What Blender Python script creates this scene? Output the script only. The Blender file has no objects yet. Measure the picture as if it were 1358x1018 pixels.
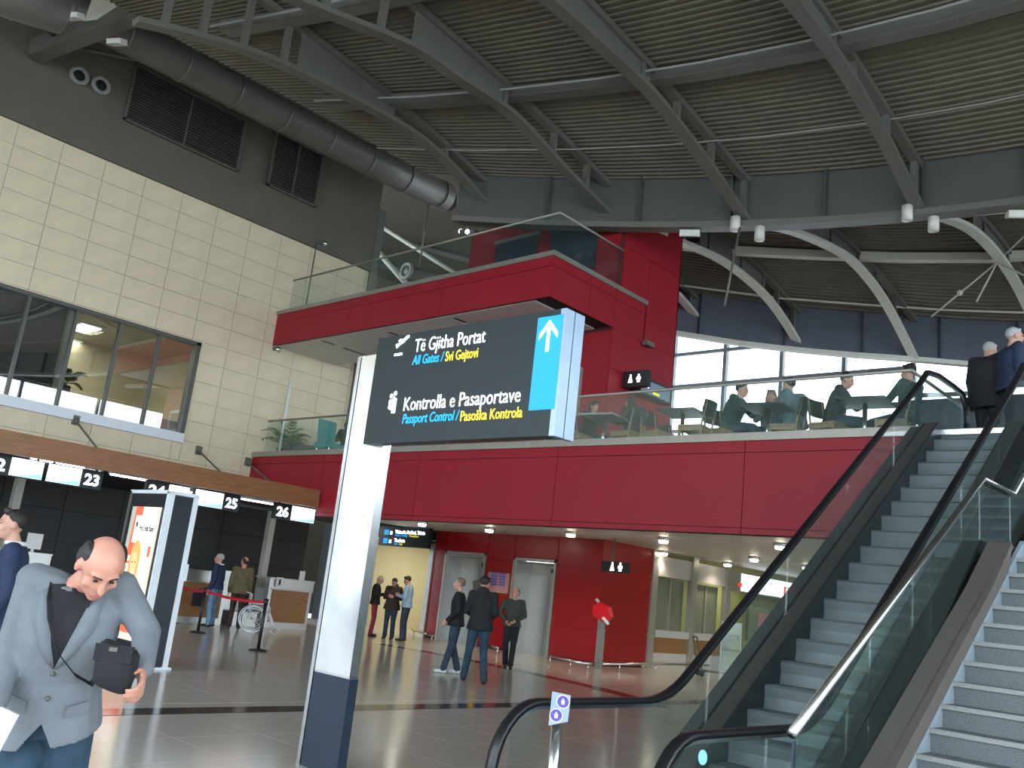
import bpy, bmesh, math, random
import numpy as np
from mathutils import Vector, Matrix
random.seed(7)
SC = bpy.context.scene
C = SC.collection

# ------------------------------------------------------------------ camera
FPX, CX, CY = 1200.0, 679.0, 509.0
M = np.array([[0.74091263, -0.07203913, -0.66772662],
              [0.66263365, 0.24034509, 0.70933129],
              [0.1093852, -0.96801064, 0.22581026]])
EYE = np.array([0, 0, 1.55])
cam = bpy.data.cameras.new('camera')
cam.sensor_fit = 'HORIZONTAL'; cam.sensor_width = 36.0
cam.lens = FPX / 1358.0 * 36.0
cam.clip_end = 300; cam.clip_start = 0.05
co = bpy.data.objects.new('camera', cam); C.objects.link(co)
R = Matrix(((M[0][0], -M[0][1], -M[0][2]), (M[1][0], -M[1][1], -M[1][2]), (M[2][0], -M[2][1], -M[2][2])))
co.matrix_world = Matrix.Translation(Vector(EYE)) @ R.to_4x4()
SC.camera = co

# ------------------------------------------------------------------ sky, sun, exposure
w = bpy.data.worlds.new('sky'); SC.world = w; w.use_nodes = True
bg = w.node_tree.nodes['Background']
bg.inputs[0].default_value = (0.78, 0.90, 1.0, 1)
bg.inputs[1].default_value = 4.0
SC.view_settings.view_transform = 'Standard'
SC.view_settings.look = 'None'
SC.view_settings.gamma = 1.0
SC.view_settings.use_curve_mapping = False
SC.view_settings.exposure = 0.70


def at(px, py, X=None, Y=None, Z=None):
    d = M @ np.array([px - CX, py - CY, FPX])
    if X is not None: t = (X - EYE[0]) / d[0]
    elif Y is not None: t = (Y - EYE[1]) / d[1]
    else: t = (Z - EYE[2]) / d[2]
    return Vector(EYE + t * d)


def pd(px, py, depth):
    return Vector(EYE + (M @ np.array([px - CX, py - CY, FPX])) / FPX * depth)


# ------------------------------------------------------------------ materials
def mat(name, col, rough=0.6, metal=0.0, var=0.0, scale=8.0, bump=0.0, bscale=60.0, emit=0.0, ecol=None, spec=0.5, stretch=None):
    m = bpy.data.materials.new(name); m.use_nodes = True
    nt = m.node_tree; b = nt.nodes['Principled BSDF']
    b.inputs['Base Color'].default_value = (*col, 1)
    b.inputs['Roughness'].default_value = rough
    b.inputs['Metallic'].default_value = metal
    b.inputs['Specular IOR Level'].default_value = spec
    if emit:
        b.inputs['Emission Color'].default_value = (*(ecol or col), 1)
        b.inputs['Emission Strength'].default_value = emit
    if var or bump:
        tc = nt.nodes.new('ShaderNodeTexCoord')
        mp = nt.nodes.new('ShaderNodeMapping'); nt.links.new(tc.outputs['Object'], mp.inputs[0])
        if stretch: mp.inputs['Scale'].default_value = stretch
    if var:
        n = nt.nodes.new('ShaderNodeTexNoise'); n.inputs['Scale'].default_value = scale; n.inputs['Detail'].default_value = 5
        nt.links.new(mp.outputs[0], n.inputs['Vector'])
        r = nt.nodes.new('ShaderNodeValToRGB')
        r.color_ramp.elements[0].position = 0.3; r.color_ramp.elements[1].position = 0.7
        r.color_ramp.elements[0].color = (*[max(0, c * (1 - var)) for c in col], 1)
        r.color_ramp.elements[1].color = (*[min(1, c * (1 + var)) for c in col], 1)
        nt.links.new(n.outputs['Fac'], r.inputs[0]); nt.links.new(r.outputs[0], b.inputs['Base Color'])
    if bump:
        n2 = nt.nodes.new('ShaderNodeTexNoise'); n2.inputs['Scale'].default_value = bscale
        nt.links.new(mp.outputs[0], n2.inputs['Vector'])
        bp = nt.nodes.new('ShaderNodeBump'); bp.inputs['Strength'].default_value = bump; bp.inputs['Distance'].default_value = 0.01
        nt.links.new(n2.outputs['Fac'], bp.inputs['Height']); nt.links.new(bp.outputs[0], b.inputs['Normal'])
    return m


def glassmat(name, tint=(0.8, 0.93, 0.9), refl=0.9, rough=0.02, base=0.04, dull=0.0, dcol=(0.5, 0.6, 0.6)):
    m = bpy.data.materials.new(name); m.use_nodes = True
    nt = m.node_tree; nt.nodes.clear()
    o = nt.nodes.new('ShaderNodeOutputMaterial'); t = nt.nodes.new('ShaderNodeBsdfTransparent')
    t.inputs[0].default_value = (*tint, 1)
    g = nt.nodes.new('ShaderNodeBsdfGlossy'); g.inputs['Roughness'].default_value = rough
    g.inputs[0].default_value = (refl, refl, refl, 1)
    lw = nt.nodes.new('ShaderNodeLayerWeight'); pw = nt.nodes.new('ShaderNodeMath'); pw.operation = 'POWER'; pw.inputs[1].default_value = 4.0
    f = nt.nodes.new('ShaderNodeMath'); f.operation = 'MULTIPLY_ADD'; f.inputs[1].default_value = 0.35; f.inputs[2].default_value = base
    nt.links.new(lw.outputs['Facing'], pw.inputs[0]); nt.links.new(pw.outputs[0], f.inputs[0])
    mx = nt.nodes.new('ShaderNodeMixShader')
    nt.links.new(f.outputs[0], mx.inputs[0]); nt.links.new(t.outputs[0], mx.inputs[1]); nt.links.new(g.outputs[0], mx.inputs[2])
    last = mx
    if dull:
        d = nt.nodes.new('ShaderNodeBsdfDiffuse'); d.inputs[0].default_value = (*dcol, 1)
        m2 = nt.nodes.new('ShaderNodeMixShader'); m2.inputs[0].default_value = dull
        nt.links.new(mx.outputs[0], m2.inputs[1]); nt.links.new(d.outputs[0], m2.inputs[2]); last = m2
    nt.links.new(last.outputs[0], o.inputs[0])
    return m


def woodmat(name, c1, c2, sc=(1, 1, 14), rough=0.45):
    m = bpy.data.materials.new(name); m.use_nodes = True
    nt = m.node_tree; b = nt.nodes['Principled BSDF']; b.inputs['Roughness'].default_value = rough
    tc = nt.nodes.new('ShaderNodeTexCoord'); mp = nt.nodes.new('ShaderNodeMapping'); mp.inputs['Scale'].default_value = sc
    n = nt.nodes.new('ShaderNodeTexNoise'); n.inputs['Scale'].default_value = 2.5; n.inputs['Detail'].default_value = 6; n.inputs['Distortion'].default_value = 0.6
    r = nt.nodes.new('ShaderNodeValToRGB'); r.color_ramp.elements[0].position = 0.3; r.color_ramp.elements[1].position = 0.72
    r.color_ramp.elements[0].color = (*c1, 1); r.color_ramp.elements[1].color = (*c2, 1)
    nt.links.new(tc.outputs['Object'], mp.inputs[0]); nt.links.new(mp.outputs[0], n.inputs['Vector'])
    nt.links.new(n.outputs['Fac'], r.inputs[0]); nt.links.new(r.outputs[0], b.inputs['Base Color'])
    return m


G = {}
G['tile'] = mat('cream wall tile', (0.72, 0.61, 0.42), 0.55, var=0.05, scale=3, bump=0.1, bscale=40)
G['joint'] = mat('tile joint', (0.46, 0.40, 0.29), 0.9, var=0.1)
G['greywall'] = mat('grey plaster', (0.125, 0.118, 0.085), 0.85, var=0.06, scale=2, bump=0.1)
G['deck'] = mat('dark corrugated steel', (0.12, 0.106, 0.076), 0.6, metal=0.2, var=0.1, scale=2)
G['steel'] = mat('grey painted steel', (0.115, 0.112, 0.095), 0.45, var=0.06, scale=3)
G['steel_light'] = mat('pale painted steel', (0.58, 0.57, 0.50), 0.4, var=0.05, scale=3)
G['duct'] = mat('galvanised duct', (0.17, 0.158, 0.14), 0.5, metal=0.3, var=0.06, scale=3)
G['red'] = mat('red lacquered panel', (0.27, 0.008, 0.018), 0.5, spec=0.3, var=0.06, scale=1.5)
G['redjoint'] = mat('dark red joint', (0.08, 0.005, 0.01), 0.7, var=0.1)
G['redground'] = mat('glossy red panel', (0.33, 0.008, 0.010), 0.28, var=0.06, scale=1.5)
G['floor'] = mat('polished granite floor', (0.62, 0.57, 0.51), 0.15, var=0.16, scale=160, spec=0.5)
G['floorjoint'] = mat('floor joint', (0.34, 0.31, 0.28), 0.4, var=0.1)
G['stripe'] = mat('dark granite stripe', (0.075, 0.055, 0.045), 0.12, var=0.2, scale=120)
G['glass'] = glassmat('clear glass', (0.97, 0.98, 0.98))
G['glassg'] = glassmat('greenish railing glass', (0.92, 0.96, 0.945), dull=0.05, dcol=(0.4, 0.55, 0.5))
G['glassd'] = glassmat('dark railing glass', (0.91, 0.95, 0.94), dull=0.02, dcol=(0.3, 0.4, 0.4))
G['glasst'] = glassmat('stair glass', (0.76, 0.85, 0.83), dull=0.02, dcol=(0.2, 0.3, 0.3))
G['wglass'] = glassmat('office window glass', (0.80, 0.82, 0.80), refl=1.0, rough=0.01, base=0.22)
G['cap'] = mat('grey metal cap', (0.30, 0.28, 0.24), 0.4, metal=0.5, var=0.05)
G['chrome'] = mat('brushed stainless steel', (0.72, 0.73, 0.74), 0.22, metal=1.0, var=0.04, scale=6, bump=0.05, bscale=8)
G['pylon'] = mat('wavy polished steel cladding', (0.92, 0.93, 0.94), 0.24, metal=1.0, bump=0.35, bscale=3.0)
G['steelbr'] = mat('brushed elevator steel', (0.50, 0.50, 0.48), 0.32, metal=0.8, var=0.05, scale=4)
G['frame'] = mat('light metal door frame', (0.46, 0.44, 0.39), 0.35, metal=0.5, var=0.04)
G['black'] = mat('black plastic', (0.012, 0.013, 0.016), 0.4, var=0.2)
G['rubber'] = mat('black handrail rubber', (0.010, 0.010, 0.013), 0.35, var=0.2)
G['navy'] = mat('dark blue grey panel', (0.014, 0.028, 0.05), 0.35, var=0.1)
G['signdark'] = mat('dark sign face', (0.016, 0.025, 0.028), 0.4, spec=0.3, var=0.08)
G['signside'] = mat('blue grey aluminium', (0.30, 0.38, 0.48), 0.35, metal=0.6, var=0.05)
G['white_e'] = mat('lit white', (1, 1, 1), 0.5, emit=2.2)
G['white_d'] = mat('lit white dim', (1, 1, 1), 0.5, emit=0.8)
G['cyan_e'] = mat('lit cyan', (0.02, 0.30, 0.6), 0.5, emit=0.65, ecol=(0.01, 0.42, 1.0))
G['blue_e'] = mat('lit blue panel', (0.01, 0.20, 0.50), 0.5, emit=0.5, ecol=(0.0, 0.42, 1.0))
G['yellow_e'] = mat('lit yellow', (0.8, 0.6, 0.03), 0.5, emit=0.6, ecol=(1, 0.80, 0.05))
G['screen'] = mat('lit white screen', (0.8, 0.9, 1), 0.4, emit=1.3, ecol=(0.85, 0.95, 1))
G['screenb'] = mat('lit blue screen edge', (0.15, 0.5, 0.9), 0.4, emit=0.9, ecol=(0.25, 0.6, 1))
G['tube'] = mat('fluorescent tube', (1, 0.9, 0.9), 0.5, emit=7, ecol=(1, 0.88, 0.86))
G['lamp'] = mat('downlight lens', (1, 0.95, 0.75), 0.5, emit=14, ecol=(1, 0.93, 0.72))
G['wood'] = woodmat('orange brown wood', (0.20, 0.085, 0.032), (0.33, 0.15, 0.06))
G['woody'] = woodmat('oak counter front', (0.24, 0.11, 0.04), (0.36, 0.18, 0.07))
G['chairwood'] = woodmat('pale chair wood', (0.30, 0.19, 0.10), (0.42, 0.28, 0.15), (6, 6, 1))
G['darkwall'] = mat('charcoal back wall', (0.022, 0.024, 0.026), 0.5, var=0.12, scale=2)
G['soffit'] = mat('metal slat soffit', (0.58, 0.56, 0.52), 0.45, metal=0.1, var=0.04)
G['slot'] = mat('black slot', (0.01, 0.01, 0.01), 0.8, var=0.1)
G['granite'] = mat('grey speckled granite', (0.125, 0.14, 0.145), 0.6, var=0.28, scale=90)
G['granite_l'] = mat('pale granite edge', (0.26, 0.265, 0.26), 0.5, var=0.15, scale=90)
G['granite_s'] = mat('pale granite skirting', (0.26, 0.33, 0.37), 0.5, var=0.15, scale=90)
G['stringer'] = mat('bronze grey metal', (0.17, 0.15, 0.13), 0.45, metal=0.4, var=0.06)
G['esc_deck'] = mat('escalator deck metal', (0.12, 0.112, 0.105), 0.38, metal=0.5, var=0.06)
G['esc_out'] = mat('escalator outer deck', (0.15, 0.155, 0.16), 0.4, metal=0.5, var=0.05)
G['esc_step'] = mat('escalator step aluminium', (0.125, 0.15, 0.155), 0.5, metal=0.25, var=0.05)
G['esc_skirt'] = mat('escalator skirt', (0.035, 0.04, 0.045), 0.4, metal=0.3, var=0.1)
G['cream'] = mat('cream room wall', (0.75, 0.70, 0.50), 0.8, var=0.03)
G['officewall'] = mat('office wall', (0.55, 0.52, 0.42), 0.8, var=0.03)
G['officeceil'] = mat('office ceiling', (0.35, 0.33, 0.26), 0.9, var=0.03)
G['leaf'] = mat('palm leaf', (0.10, 0.17, 0.06), 0.55, var=0.3, scale=10)
G['pot'] = mat('grey planter', (0.10, 0.10, 0.10), 0.7, var=0.1)
G['teal'] = mat('teal chair fabric', (0.02, 0.25, 0.26), 0.7, var=0.1)
G['skin'] = mat('skin', (0.56, 0.30, 0.22), 0.55, var=0.08, scale=14)
G['skin2'] = mat('warm skin', (0.60, 0.28, 0.20), 0.5, var=0.1, scale=14)
G['hairb'] = mat('dark hair', (0.02, 0.014, 0.012), 0.6, var=0.3, scale=40, bump=0.5, bscale=90)
G['hairg'] = mat('grey hair', (0.42, 0.41, 0.40), 0.7, var=0.2, scale=40, bump=0.5, bscale=90)
G['hairl'] = mat('cropped light hair', (0.20, 0.14, 0.10), 0.7, var=0.2, scale=40)
G['eye'] = mat('dark eye', (0.02, 0.015, 0.012), 0.3, var=0.2)
G['lip'] = mat('lips', (0.40, 0.14, 0.12), 0.5, var=0.1)


def cloth(name, c, var=0.12):
    return mat(name, c, 0.85, var=var, scale=12, bump=0.35, bscale=22)


G['blazer'] = cloth('light grey blazer wool', (0.165, 0.185, 0.205), 0.06)
G['jeans'] = cloth('blue denim', (0.022, 0.052, 0.085), 0.35)
G['jeansl'] = cloth('faded denim', (0.13, 0.24, 0.36), 0.3)
G['jeansd'] = cloth('dark denim', (0.03, 0.05, 0.08), 0.3)
G['blackc'] = cloth('black cloth', (0.012, 0.012, 0.015), 0.3)
G['navyc'] = cloth('navy cloth', (0.015, 0.028, 0.07), 0.2)
G['olive'] = cloth('olive jacket cloth', (0.12, 0.095, 0.045), 0.15)
G['darkgreen'] = cloth('dark green knit', (0.015, 0.05, 0.045), 0.2)
G['greenshirt'] = cloth('dark grey green shirt', (0.045, 0.05, 0.04), 0.15)
G['pinkred'] = cloth('crimson trousers', (0.33, 0.03, 0.06), 0.15)
G['lightblue'] = cloth('light blue denim jacket', (0.30, 0.44, 0.56), 0.15)
G['whitec'] = cloth('white cloth', (0.7, 0.7, 0.7), 0.05)
G['brownc'] = cloth('dark brown cloth', (0.04, 0.025, 0.02), 0.2)
G['pinkc'] = cloth('pale pink patterned cloth', (0.5, 0.33, 0.33), 0.35)
G['greyblue'] = cloth('grey blue cloth', (0.14, 0.20, 0.22), 0.15)
G['shoe'] = mat('black shoe leather', (0.015, 0.014, 0.014), 0.4, var=0.2)
G['shoew'] = mat('white trainer', (0.7, 0.72, 0.72), 0.5, var=0.1)
G['redbelt'] = mat('red belt fabric', (0.60, 0.02, 0.04), 0.6, var=0.08)
G['luggage'] = mat('crimson suitcase', (0.40, 0.02, 0.05), 0.4, var=0.1)
G['paper'] = mat('white paper', (0.8, 0.8, 0.8), 0.7, var=0.03)
G['redprint'] = mat('red print', (0.75, 0.06, 0.03), 0.5, emit=0.5, ecol=(0.8, 0.07, 0.03))
G['posterbg'] = mat('lit poster cream', (0.75, 0.68, 0.5), 0.5, emit=0.45, ecol=(0.8, 0.72, 0.5))
G['posterwh'] = mat('lit poster white', (0.9, 0.9, 0.85), 0.5, emit=0.75, ecol=(1, 0.97, 0.85))
G['posteror'] = mat('lit poster orange red', (0.7, 0.12, 0.06), 0.5, emit=0.45, ecol=(0.8, 0.13, 0.06))
G['postersk'] = mat('lit poster skin', (0.8, 0.42, 0.2), 0.5, emit=0.5, ecol=(0.9, 0.5, 0.25))
G['posterhr'] = mat('lit poster blond hair', (0.6, 0.34, 0.1), 0.5, emit=0.4, ecol=(0.7, 0.4, 0.13))
G['postergy'] = mat('lit poster grey', (0.35, 0.37, 0.3), 0.5, emit=0.4, ecol=(0.4, 0.42, 0.34))
G['purple'] = mat('purple pictogram', (0.10, 0.06, 0.42), 0.4, var=0.05)
G['pinkpanel'] = mat('pink notice panel', (0.55, 0.25, 0.28), 0.5, var=0.05)
G['bluepr'] = mat('blue print', (0.10, 0.14, 0.5), 0.5, var=0.05)
G['shopglass'] = mat('frosted shop pane', (0.20, 0.22, 0.15), 0.3, var=0.15, scale=1.2)
G['shopback'] = mat('olive shop wall', (0.42, 0.42, 0.22), 0.6, var=0.05)
G['shopsign'] = mat('unlit shop sign', (0.48, 0.44, 0.40), 0.4, var=0.05)
G['whitepaint'] = mat('white painted metal', (0.74, 0.78, 0.82), 0.35, var=0.03)
G['ringc'] = mat('pale plastic ring', (0.26, 0.255, 0.235), 0.5, var=0.05)
G['ground'] = mat('outdoor paving', (0.45, 0.45, 0.45), 0.9, var=0.1)
G['bronze'] = mat('dark bronze frame', (0.10, 0.10, 0.09), 0.4, metal=0.4, var=0.05)

# ------------------------------------------------------------------ mesh builder
ROOTLOC = {}


class MB:
    def __init__(s): s.v = []; s.f = []; s.m = []

    def add(s, vs, fs, mi=0):
        o = len(s.v); s.v += [tuple(v) for v in vs]
        s.f += [tuple(i + o for i in f) for f in fs]; s.m += [mi] * len(fs)
        return s

    def box(s, c, d, mi=0, rz=0, rx=0, ry=0):
        x, y, z = d[0] / 2, d[1] / 2, d[2] / 2
        vs = [Vector(p) for p in [(-x, -y, -z), (x, -y, -z), (x, y, -z), (-x, y, -z), (-x, -y, z), (x, -y, z), (x, y, z), (-x, y, z)]]
        if rz or rx or ry:
            m = Matrix.Rotation(rz, 3, 'Z') @ Matrix.Rotation(ry, 3, 'Y') @ Matrix.Rotation(rx, 3, 'X'); vs = [m @ v for v in vs]
        vs = [v + Vector(c) for v in vs]
        return s.add(vs, [(0, 3, 2, 1), (4, 5, 6, 7), (0, 1, 5, 4), (1, 2, 6, 5), (2, 3, 7, 6), (3, 0, 4, 7)], mi)

    def bx(s, x0, x1, y0, y1, z0, z1, mi=0):
        return s.box(((x0 + x1) / 2, (y0 + y1) / 2, (z0 + z1) / 2), (abs(x1 - x0), abs(y1 - y0), abs(z1 - z0)), mi)

    def prism(s, poly, vec, mi=0):
        n = len(poly); vec = Vector(vec)
        a = [Vector(p) for p in poly]; b = [p + vec for p in a]
        fs = [tuple(range(n))[::-1], tuple(range(n, 2 * n))] + [(i, (i + 1) % n, (i + 1) % n + n, i + n) for i in range(n)]
        return s.add(a + b, fs, mi)

    def tube(s, pts, r, n=8, mi=0, cap=True, closed=False):
        pts = [Vector(p) for p in pts]; rs = r if isinstance(r, (list, tuple)) else [r] * len(pts)
        vs = []; fs = []; up = None; L = len(pts)
        for i, p in enumerate(pts):
            if closed: t = pts[(i + 1) % L] - pts[i - 1]
            else: t = pts[min(i + 1, L - 1)] - pts[max(i - 1, 0)]
            t.normalize()
            if up is None:
                up = Vector((0, 0, 1)) if abs(t.z) < 0.9 else Vector((1, 0, 0))
            a = t.cross(up); a.normalize(); b = a.cross(t); up = b
            for k in range(n):
                an = 2 * math.pi * k / n
                vs.append(p + (a * math.cos(an) + b * math.sin(an)) * rs[i])
        for i in range(L if closed else L - 1):
            j = (i + 1) % L
            for k in range(n):
                fs.append((i * n + k, i * n + (k + 1) % n, j * n + (k + 1) % n, j * n + k))
        if cap and not closed:
            fs.append(tuple(range(n))[::-1]); fs.append(tuple((L - 1) * n + k for k in range(n)))
        return s.add(vs, fs, mi)

    def sweep(s, pts, prof, side, mi=0):
        """sweep a rectangle profile [(a,b)...] : a along side vector, b along normal"""
        pts = [Vector(p) for p in pts]; side = Vector(side).normalized(); L = len(pts); n = len(prof)
        vs = []; fs = []
        for i, p in enumerate(pts):
            t = (pts[min(i + 1, L - 1)] - pts[max(i - 1, 0)]).normalized()
            nn = side.cross(t).normalized()
            for a, b in prof: vs.append(p + side * a + nn * b)
        for i in range(L - 1):
            for k in range(n):
                fs.append((i * n + k, i * n + (k + 1) % n, (i + 1) * n + (k + 1) % n, (i + 1) * n + k))
        fs.append(tuple(range(n))[::-1]); fs.append(tuple((L - 1) * n + k for k in range(n)))
        return s.add(vs, fs, mi)

    def ell(s, c, r, mi=0, n=12, m=8, rot=None):
        c = Vector(c); vs = []; fs = []
        for i in range(m + 1):
            th = math.pi * i / m
            for k in range(n):
                ph = 2 * math.pi * k / n
                v = Vector((r[0] * math.sin(th) * math.cos(ph), r[1] * math.sin(th) * math.sin(ph), r[2] * math.cos(th)))
                if rot is not None: v = rot @ v
                vs.append(c + v)
        for i in range(m):
            for k in range(n):
                fs.append((i * n + k, (i + 1) * n + k, (i + 1) * n + (k + 1) % n, i * n + (k + 1) % n))
        return s.add(vs, fs, mi)

    def cyl(s, p0, p1, r, n=12, mi=0): return s.tube([p0, p1], r, n, mi)

    def build(s, name, mats, parent=None, smooth=False, kind=None):
        me = bpy.data.meshes.new(name)
        off = Vector((0, 0, 0))
        if parent is not None: off = ROOTLOC.get(parent.name, Vector((0, 0, 0)))
        me.from_pydata([tuple(Vector(v) - off) for v in s.v], [], s.f)
        if not isinstance(mats, (list, tuple)): mats = [mats]
        for m in mats: me.materials.append(m)
        if len(mats) > 1: me.polygons.foreach_set('material_index', s.m)
        bm = bmesh.new(); bm.from_mesh(me); bmesh.ops.recalc_face_normals(bm, faces=bm.faces); bm.to_mesh(me); bm.free()
        if smooth:
            me.polygons.foreach_set('use_smooth', [True] * len(me.polygons))
        me.update()
        o = bpy.data.objects.new(name, me); C.objects.link(o)
        if parent is not None:
            o.parent = parent; ROOTLOC[o.name] = off
        if kind: o['kind'] = kind
        return o


def tag(o, label, cat, group=None):
    o['label'] = label; o['category'] = cat
    if group: o['group'] = group
    return o


def thing(name, label, cat, loc=(0, 0, 0), rz=0, group=None):
    o = bpy.data.objects.new(name, None); C.objects.link(o)
    o.location = loc; o.rotation_euler = (0, 0, rz); o.empty_display_size = 0.1
    tag(o, label, cat, group)
    ROOTLOC[o.name] = Vector(loc) if rz == 0 else Vector((0, 0, 0))
    return o


def localthing(*a, **k):
    o = thing(*a, **k); ROOTLOC[o.name] = Vector((0, 0, 0)); return o


def struct(name, mb, mats, smooth=False, parent=None):
    return mb.build(name, mats, parent, smooth, 'structure' if parent is None else None)


def copytree(root, loc, rz, label=None, group=None):
    r = root.copy(); C.objects.link(r); r.location = loc; r.rotation_euler = (0, 0, rz)
    if label: r['label'] = label
    if group: r['group'] = group
    for ch in list(root.children):
        c = ch.copy(); C.objects.link(c); c.parent = r
        for g in list(ch.children):
            d = g.copy(); C.objects.link(d); d.parent = c
    return r


def textmesh(body, size, bold=0.0, ext=0.002, italic=0.0):
    cu = bpy.data.curves.new('t', 'FONT'); cu.body = body; cu.size = size; cu.extrude = ext; cu.offset = bold; cu.shear = italic
    cu.resolution_u = 3
    o = bpy.data.objects.new('t', cu); C.objects.link(o)
    bpy.context.view_layer.update()
    me = bpy.data.meshes.new_from_object(o.evaluated_get(bpy.context.evaluated_depsgraph_get()))
    vs = [v.co.copy() for v in me.vertices]; fs = [tuple(p.vertices) for p in me.polygons]
    bpy.data.objects.remove(o); bpy.data.meshes.remove(me)
    return vs, fs


def text(name, body, origin, right, up, size, material, parent, bold=0.0, ext=0.002, width=None, italic=0.0):
    vs, fs = textmesh(body, size, bold, ext, italic)
    right = Vector(right).normalized(); up = Vector(up).normalized(); nn = right.cross(up)
    x0 = min(v.x for v in vs); x1 = max(v.x for v in vs)
    k = (width / (x1 - x0)) if width else 1.0
    b = MB(); b.add([Vector(origin) + right * (v.x - x0) * k + up * v.y + nn * v.z for v in vs], fs)
    return b.build(name, material, parent)


XW = -19.9      # face of the tiled left wall
F2 = 4.10       # mezzanine floor level

# ------------------------------------------------------------------ floor
m = MB(); m.bx(-27, 14, -12, 40, -0.3, -0.012)
floor = struct('floor', m, G['floorjoint'])
TS = 0.9
tm = None
cnt = 0
jx = [-18.6 + 0.9 * i for i in range(17)]
for ix, x in enumerate(jx):
    for iy in range(18):
        y = 2.65 + 0.9 * iy
        c = Vector((x + 0.45, y + 0.45, 0))
        if 5.9 < y + 0.45 and False: continue
        # stripe runs along Y at x about -9.0
        if x <= -9.0 <= x + 0.9: continue
        if cnt >= 296: continue
        if tm is None:
            b = MB(); b.bx(0.003, TS - 0.003, 0.003, TS - 0.003, -0.012, 0)
            o = b.build('tile', G['floor'], floor); tm = o.data; o.location = (x, y, 0)
        else:
            o = bpy.data.objects.new('tile', tm); C.objects.link(o); o.parent = floor; o.location = (x, y, 0)
        cnt += 1
b = MB()
b.bx(-27, -18.606, -12, 40, -0.012, 0)
b.bx(-18.594, -3.306, -12, 2.644, -0.012, 0); b.bx(-18.594, -3.306, 18.856, 40, -0.012, 0)
b.bx(-3.294, 14, -12, 40, -0.012, 0)
b.build('granite_paving', G['floor'], floor)['kind'] = 'stuff'
b = MB(); b.bx(-9.594 + 0.0, -8.706, 2.65, 18.85, -0.012, -0.001)
b.build('paving_strip', G['floor'], floor)
# dark stripe parallel to the long wall, and the curved stripe in front of the lifts
sp = [at(130, 937, Z=0), at(405, 940, Z=0), at(650, 942, Z=0), at(850, 942, Z=0)]
b = MB()
y0, y1 = 2.0, 24.0
xs = -9.2
b.bx(xs - 0.12, xs + 0.25, y0, y1, -0.011, 0.002)
b.build('dark_stripe', G['stripe'], floor)
b = MB()
pts = [at(px, py, Z=0) for px, py in [(500, 853), (560, 863), (606, 872), (660, 883), (726, 897), (780, 909), (835, 923), (880, 938)]]
L = len(pts); vs = []
for i, p in enumerate(pts):
    t = (pts[min(i + 1, L - 1)] - pts[max(i - 1, 0)]).normalized(); nn = Vector((-t.y, t.x, 0))
    for s_, z in ((0.2, 0.004), (-0.2, 0.004)): vs.append(p + nn * s_ + Vector((0, 0, z)))
fs = [(2 * i, 2 * i + 1, 2 * i + 3, 2 * i + 2) for i in range(L - 1)]
b.add(vs, fs); b.build('dark_stripe', G['stripe'], floor)
m = MB(); m.bx(-60, 80, -60, 90, -0.6, -0.31); struct('ground', m, G['ground'])

# ------------------------------------------------------------------ left wall (tiles, grey band above, office window)
WY0, WY1, WZ0, WZ1 = -8.0, 10.2, 4.16, 6.57   # window opening
b = MB()
b.bx(XW - 0.35, XW - 0.03, WY1, 14.75, 3.2, 9.99)
b.bx(XW - 0.35, XW - 0.03, -12, WY1, WZ1, 9.99)
b.bx(XW - 0.35, XW - 0.03, -12, WY1, 3.2, WZ0)
wall = struct('wall_left', b, G['joint'])
ys = [4.35 - 0.935 + 0.935 * i for i in range(13)]
zs = [9.97 - 0.48 * i for i in range(15)]
tiles = {}
for yi in ys:
    ya, yb = yi, min(yi + 0.935, 14.75)
    if yb - ya < 0.1: continue
    for z in zs:
        za, zb = max(z - 0.48, 3.2), z
        if zb - za < 0.05: continue
        segs = [(ya, yb, za, zb)]
        if ya < WY1 and za < WZ1 and zb > WZ0:
            segs = []
            if yb > WY1 + 0.02: segs.append((WY1, yb, za, zb))
            if zb > WZ1 + 0.03: segs.append((ya, min(yb, WY1), WZ1, zb))
            if za < WZ0 - 0.03: segs.append((ya, min(yb, WY1), za, WZ0 - 0.02))
        for (a, c_, d, e) in segs:
            key = (round(c_ - a, 3), round(e - d, 3))
            if key not in tiles:
                t = MB(); t.bx(-0.03, 0, 0.005, key[0] - 0.005, 0.004, key[1] - 0.004)
                o = t.build('tile', G['tile'], wall); tiles[key] = o.data
            else:
                o = bpy.data.objects.new('tile', tiles[key]); C.objects.link(o); o.parent = wall
            o.location = (XW, a, d)
b = MB(); b.bx(XW - 0.03, XW, -12, ys[0] - 0.005, WZ1, 9.99); b.bx(XW - 0.03, XW, -12, ys[0] - 0.005, 3.2, WZ0)
b.build('plain_cladding', G['tile'], wall)
b = MB(); b.bx(XW - 0.35, XW + 0.04, -12, 14.75, 9.99, 14.2)
ub = struct('wall_left_upper', b, G['greywall'])
b = MB(); b.bx(XW - 0.5, XW + 0.05, 14.75, 15.0, 3.2, 11.9)
struct('trim_1', b, G['steel'])

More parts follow.
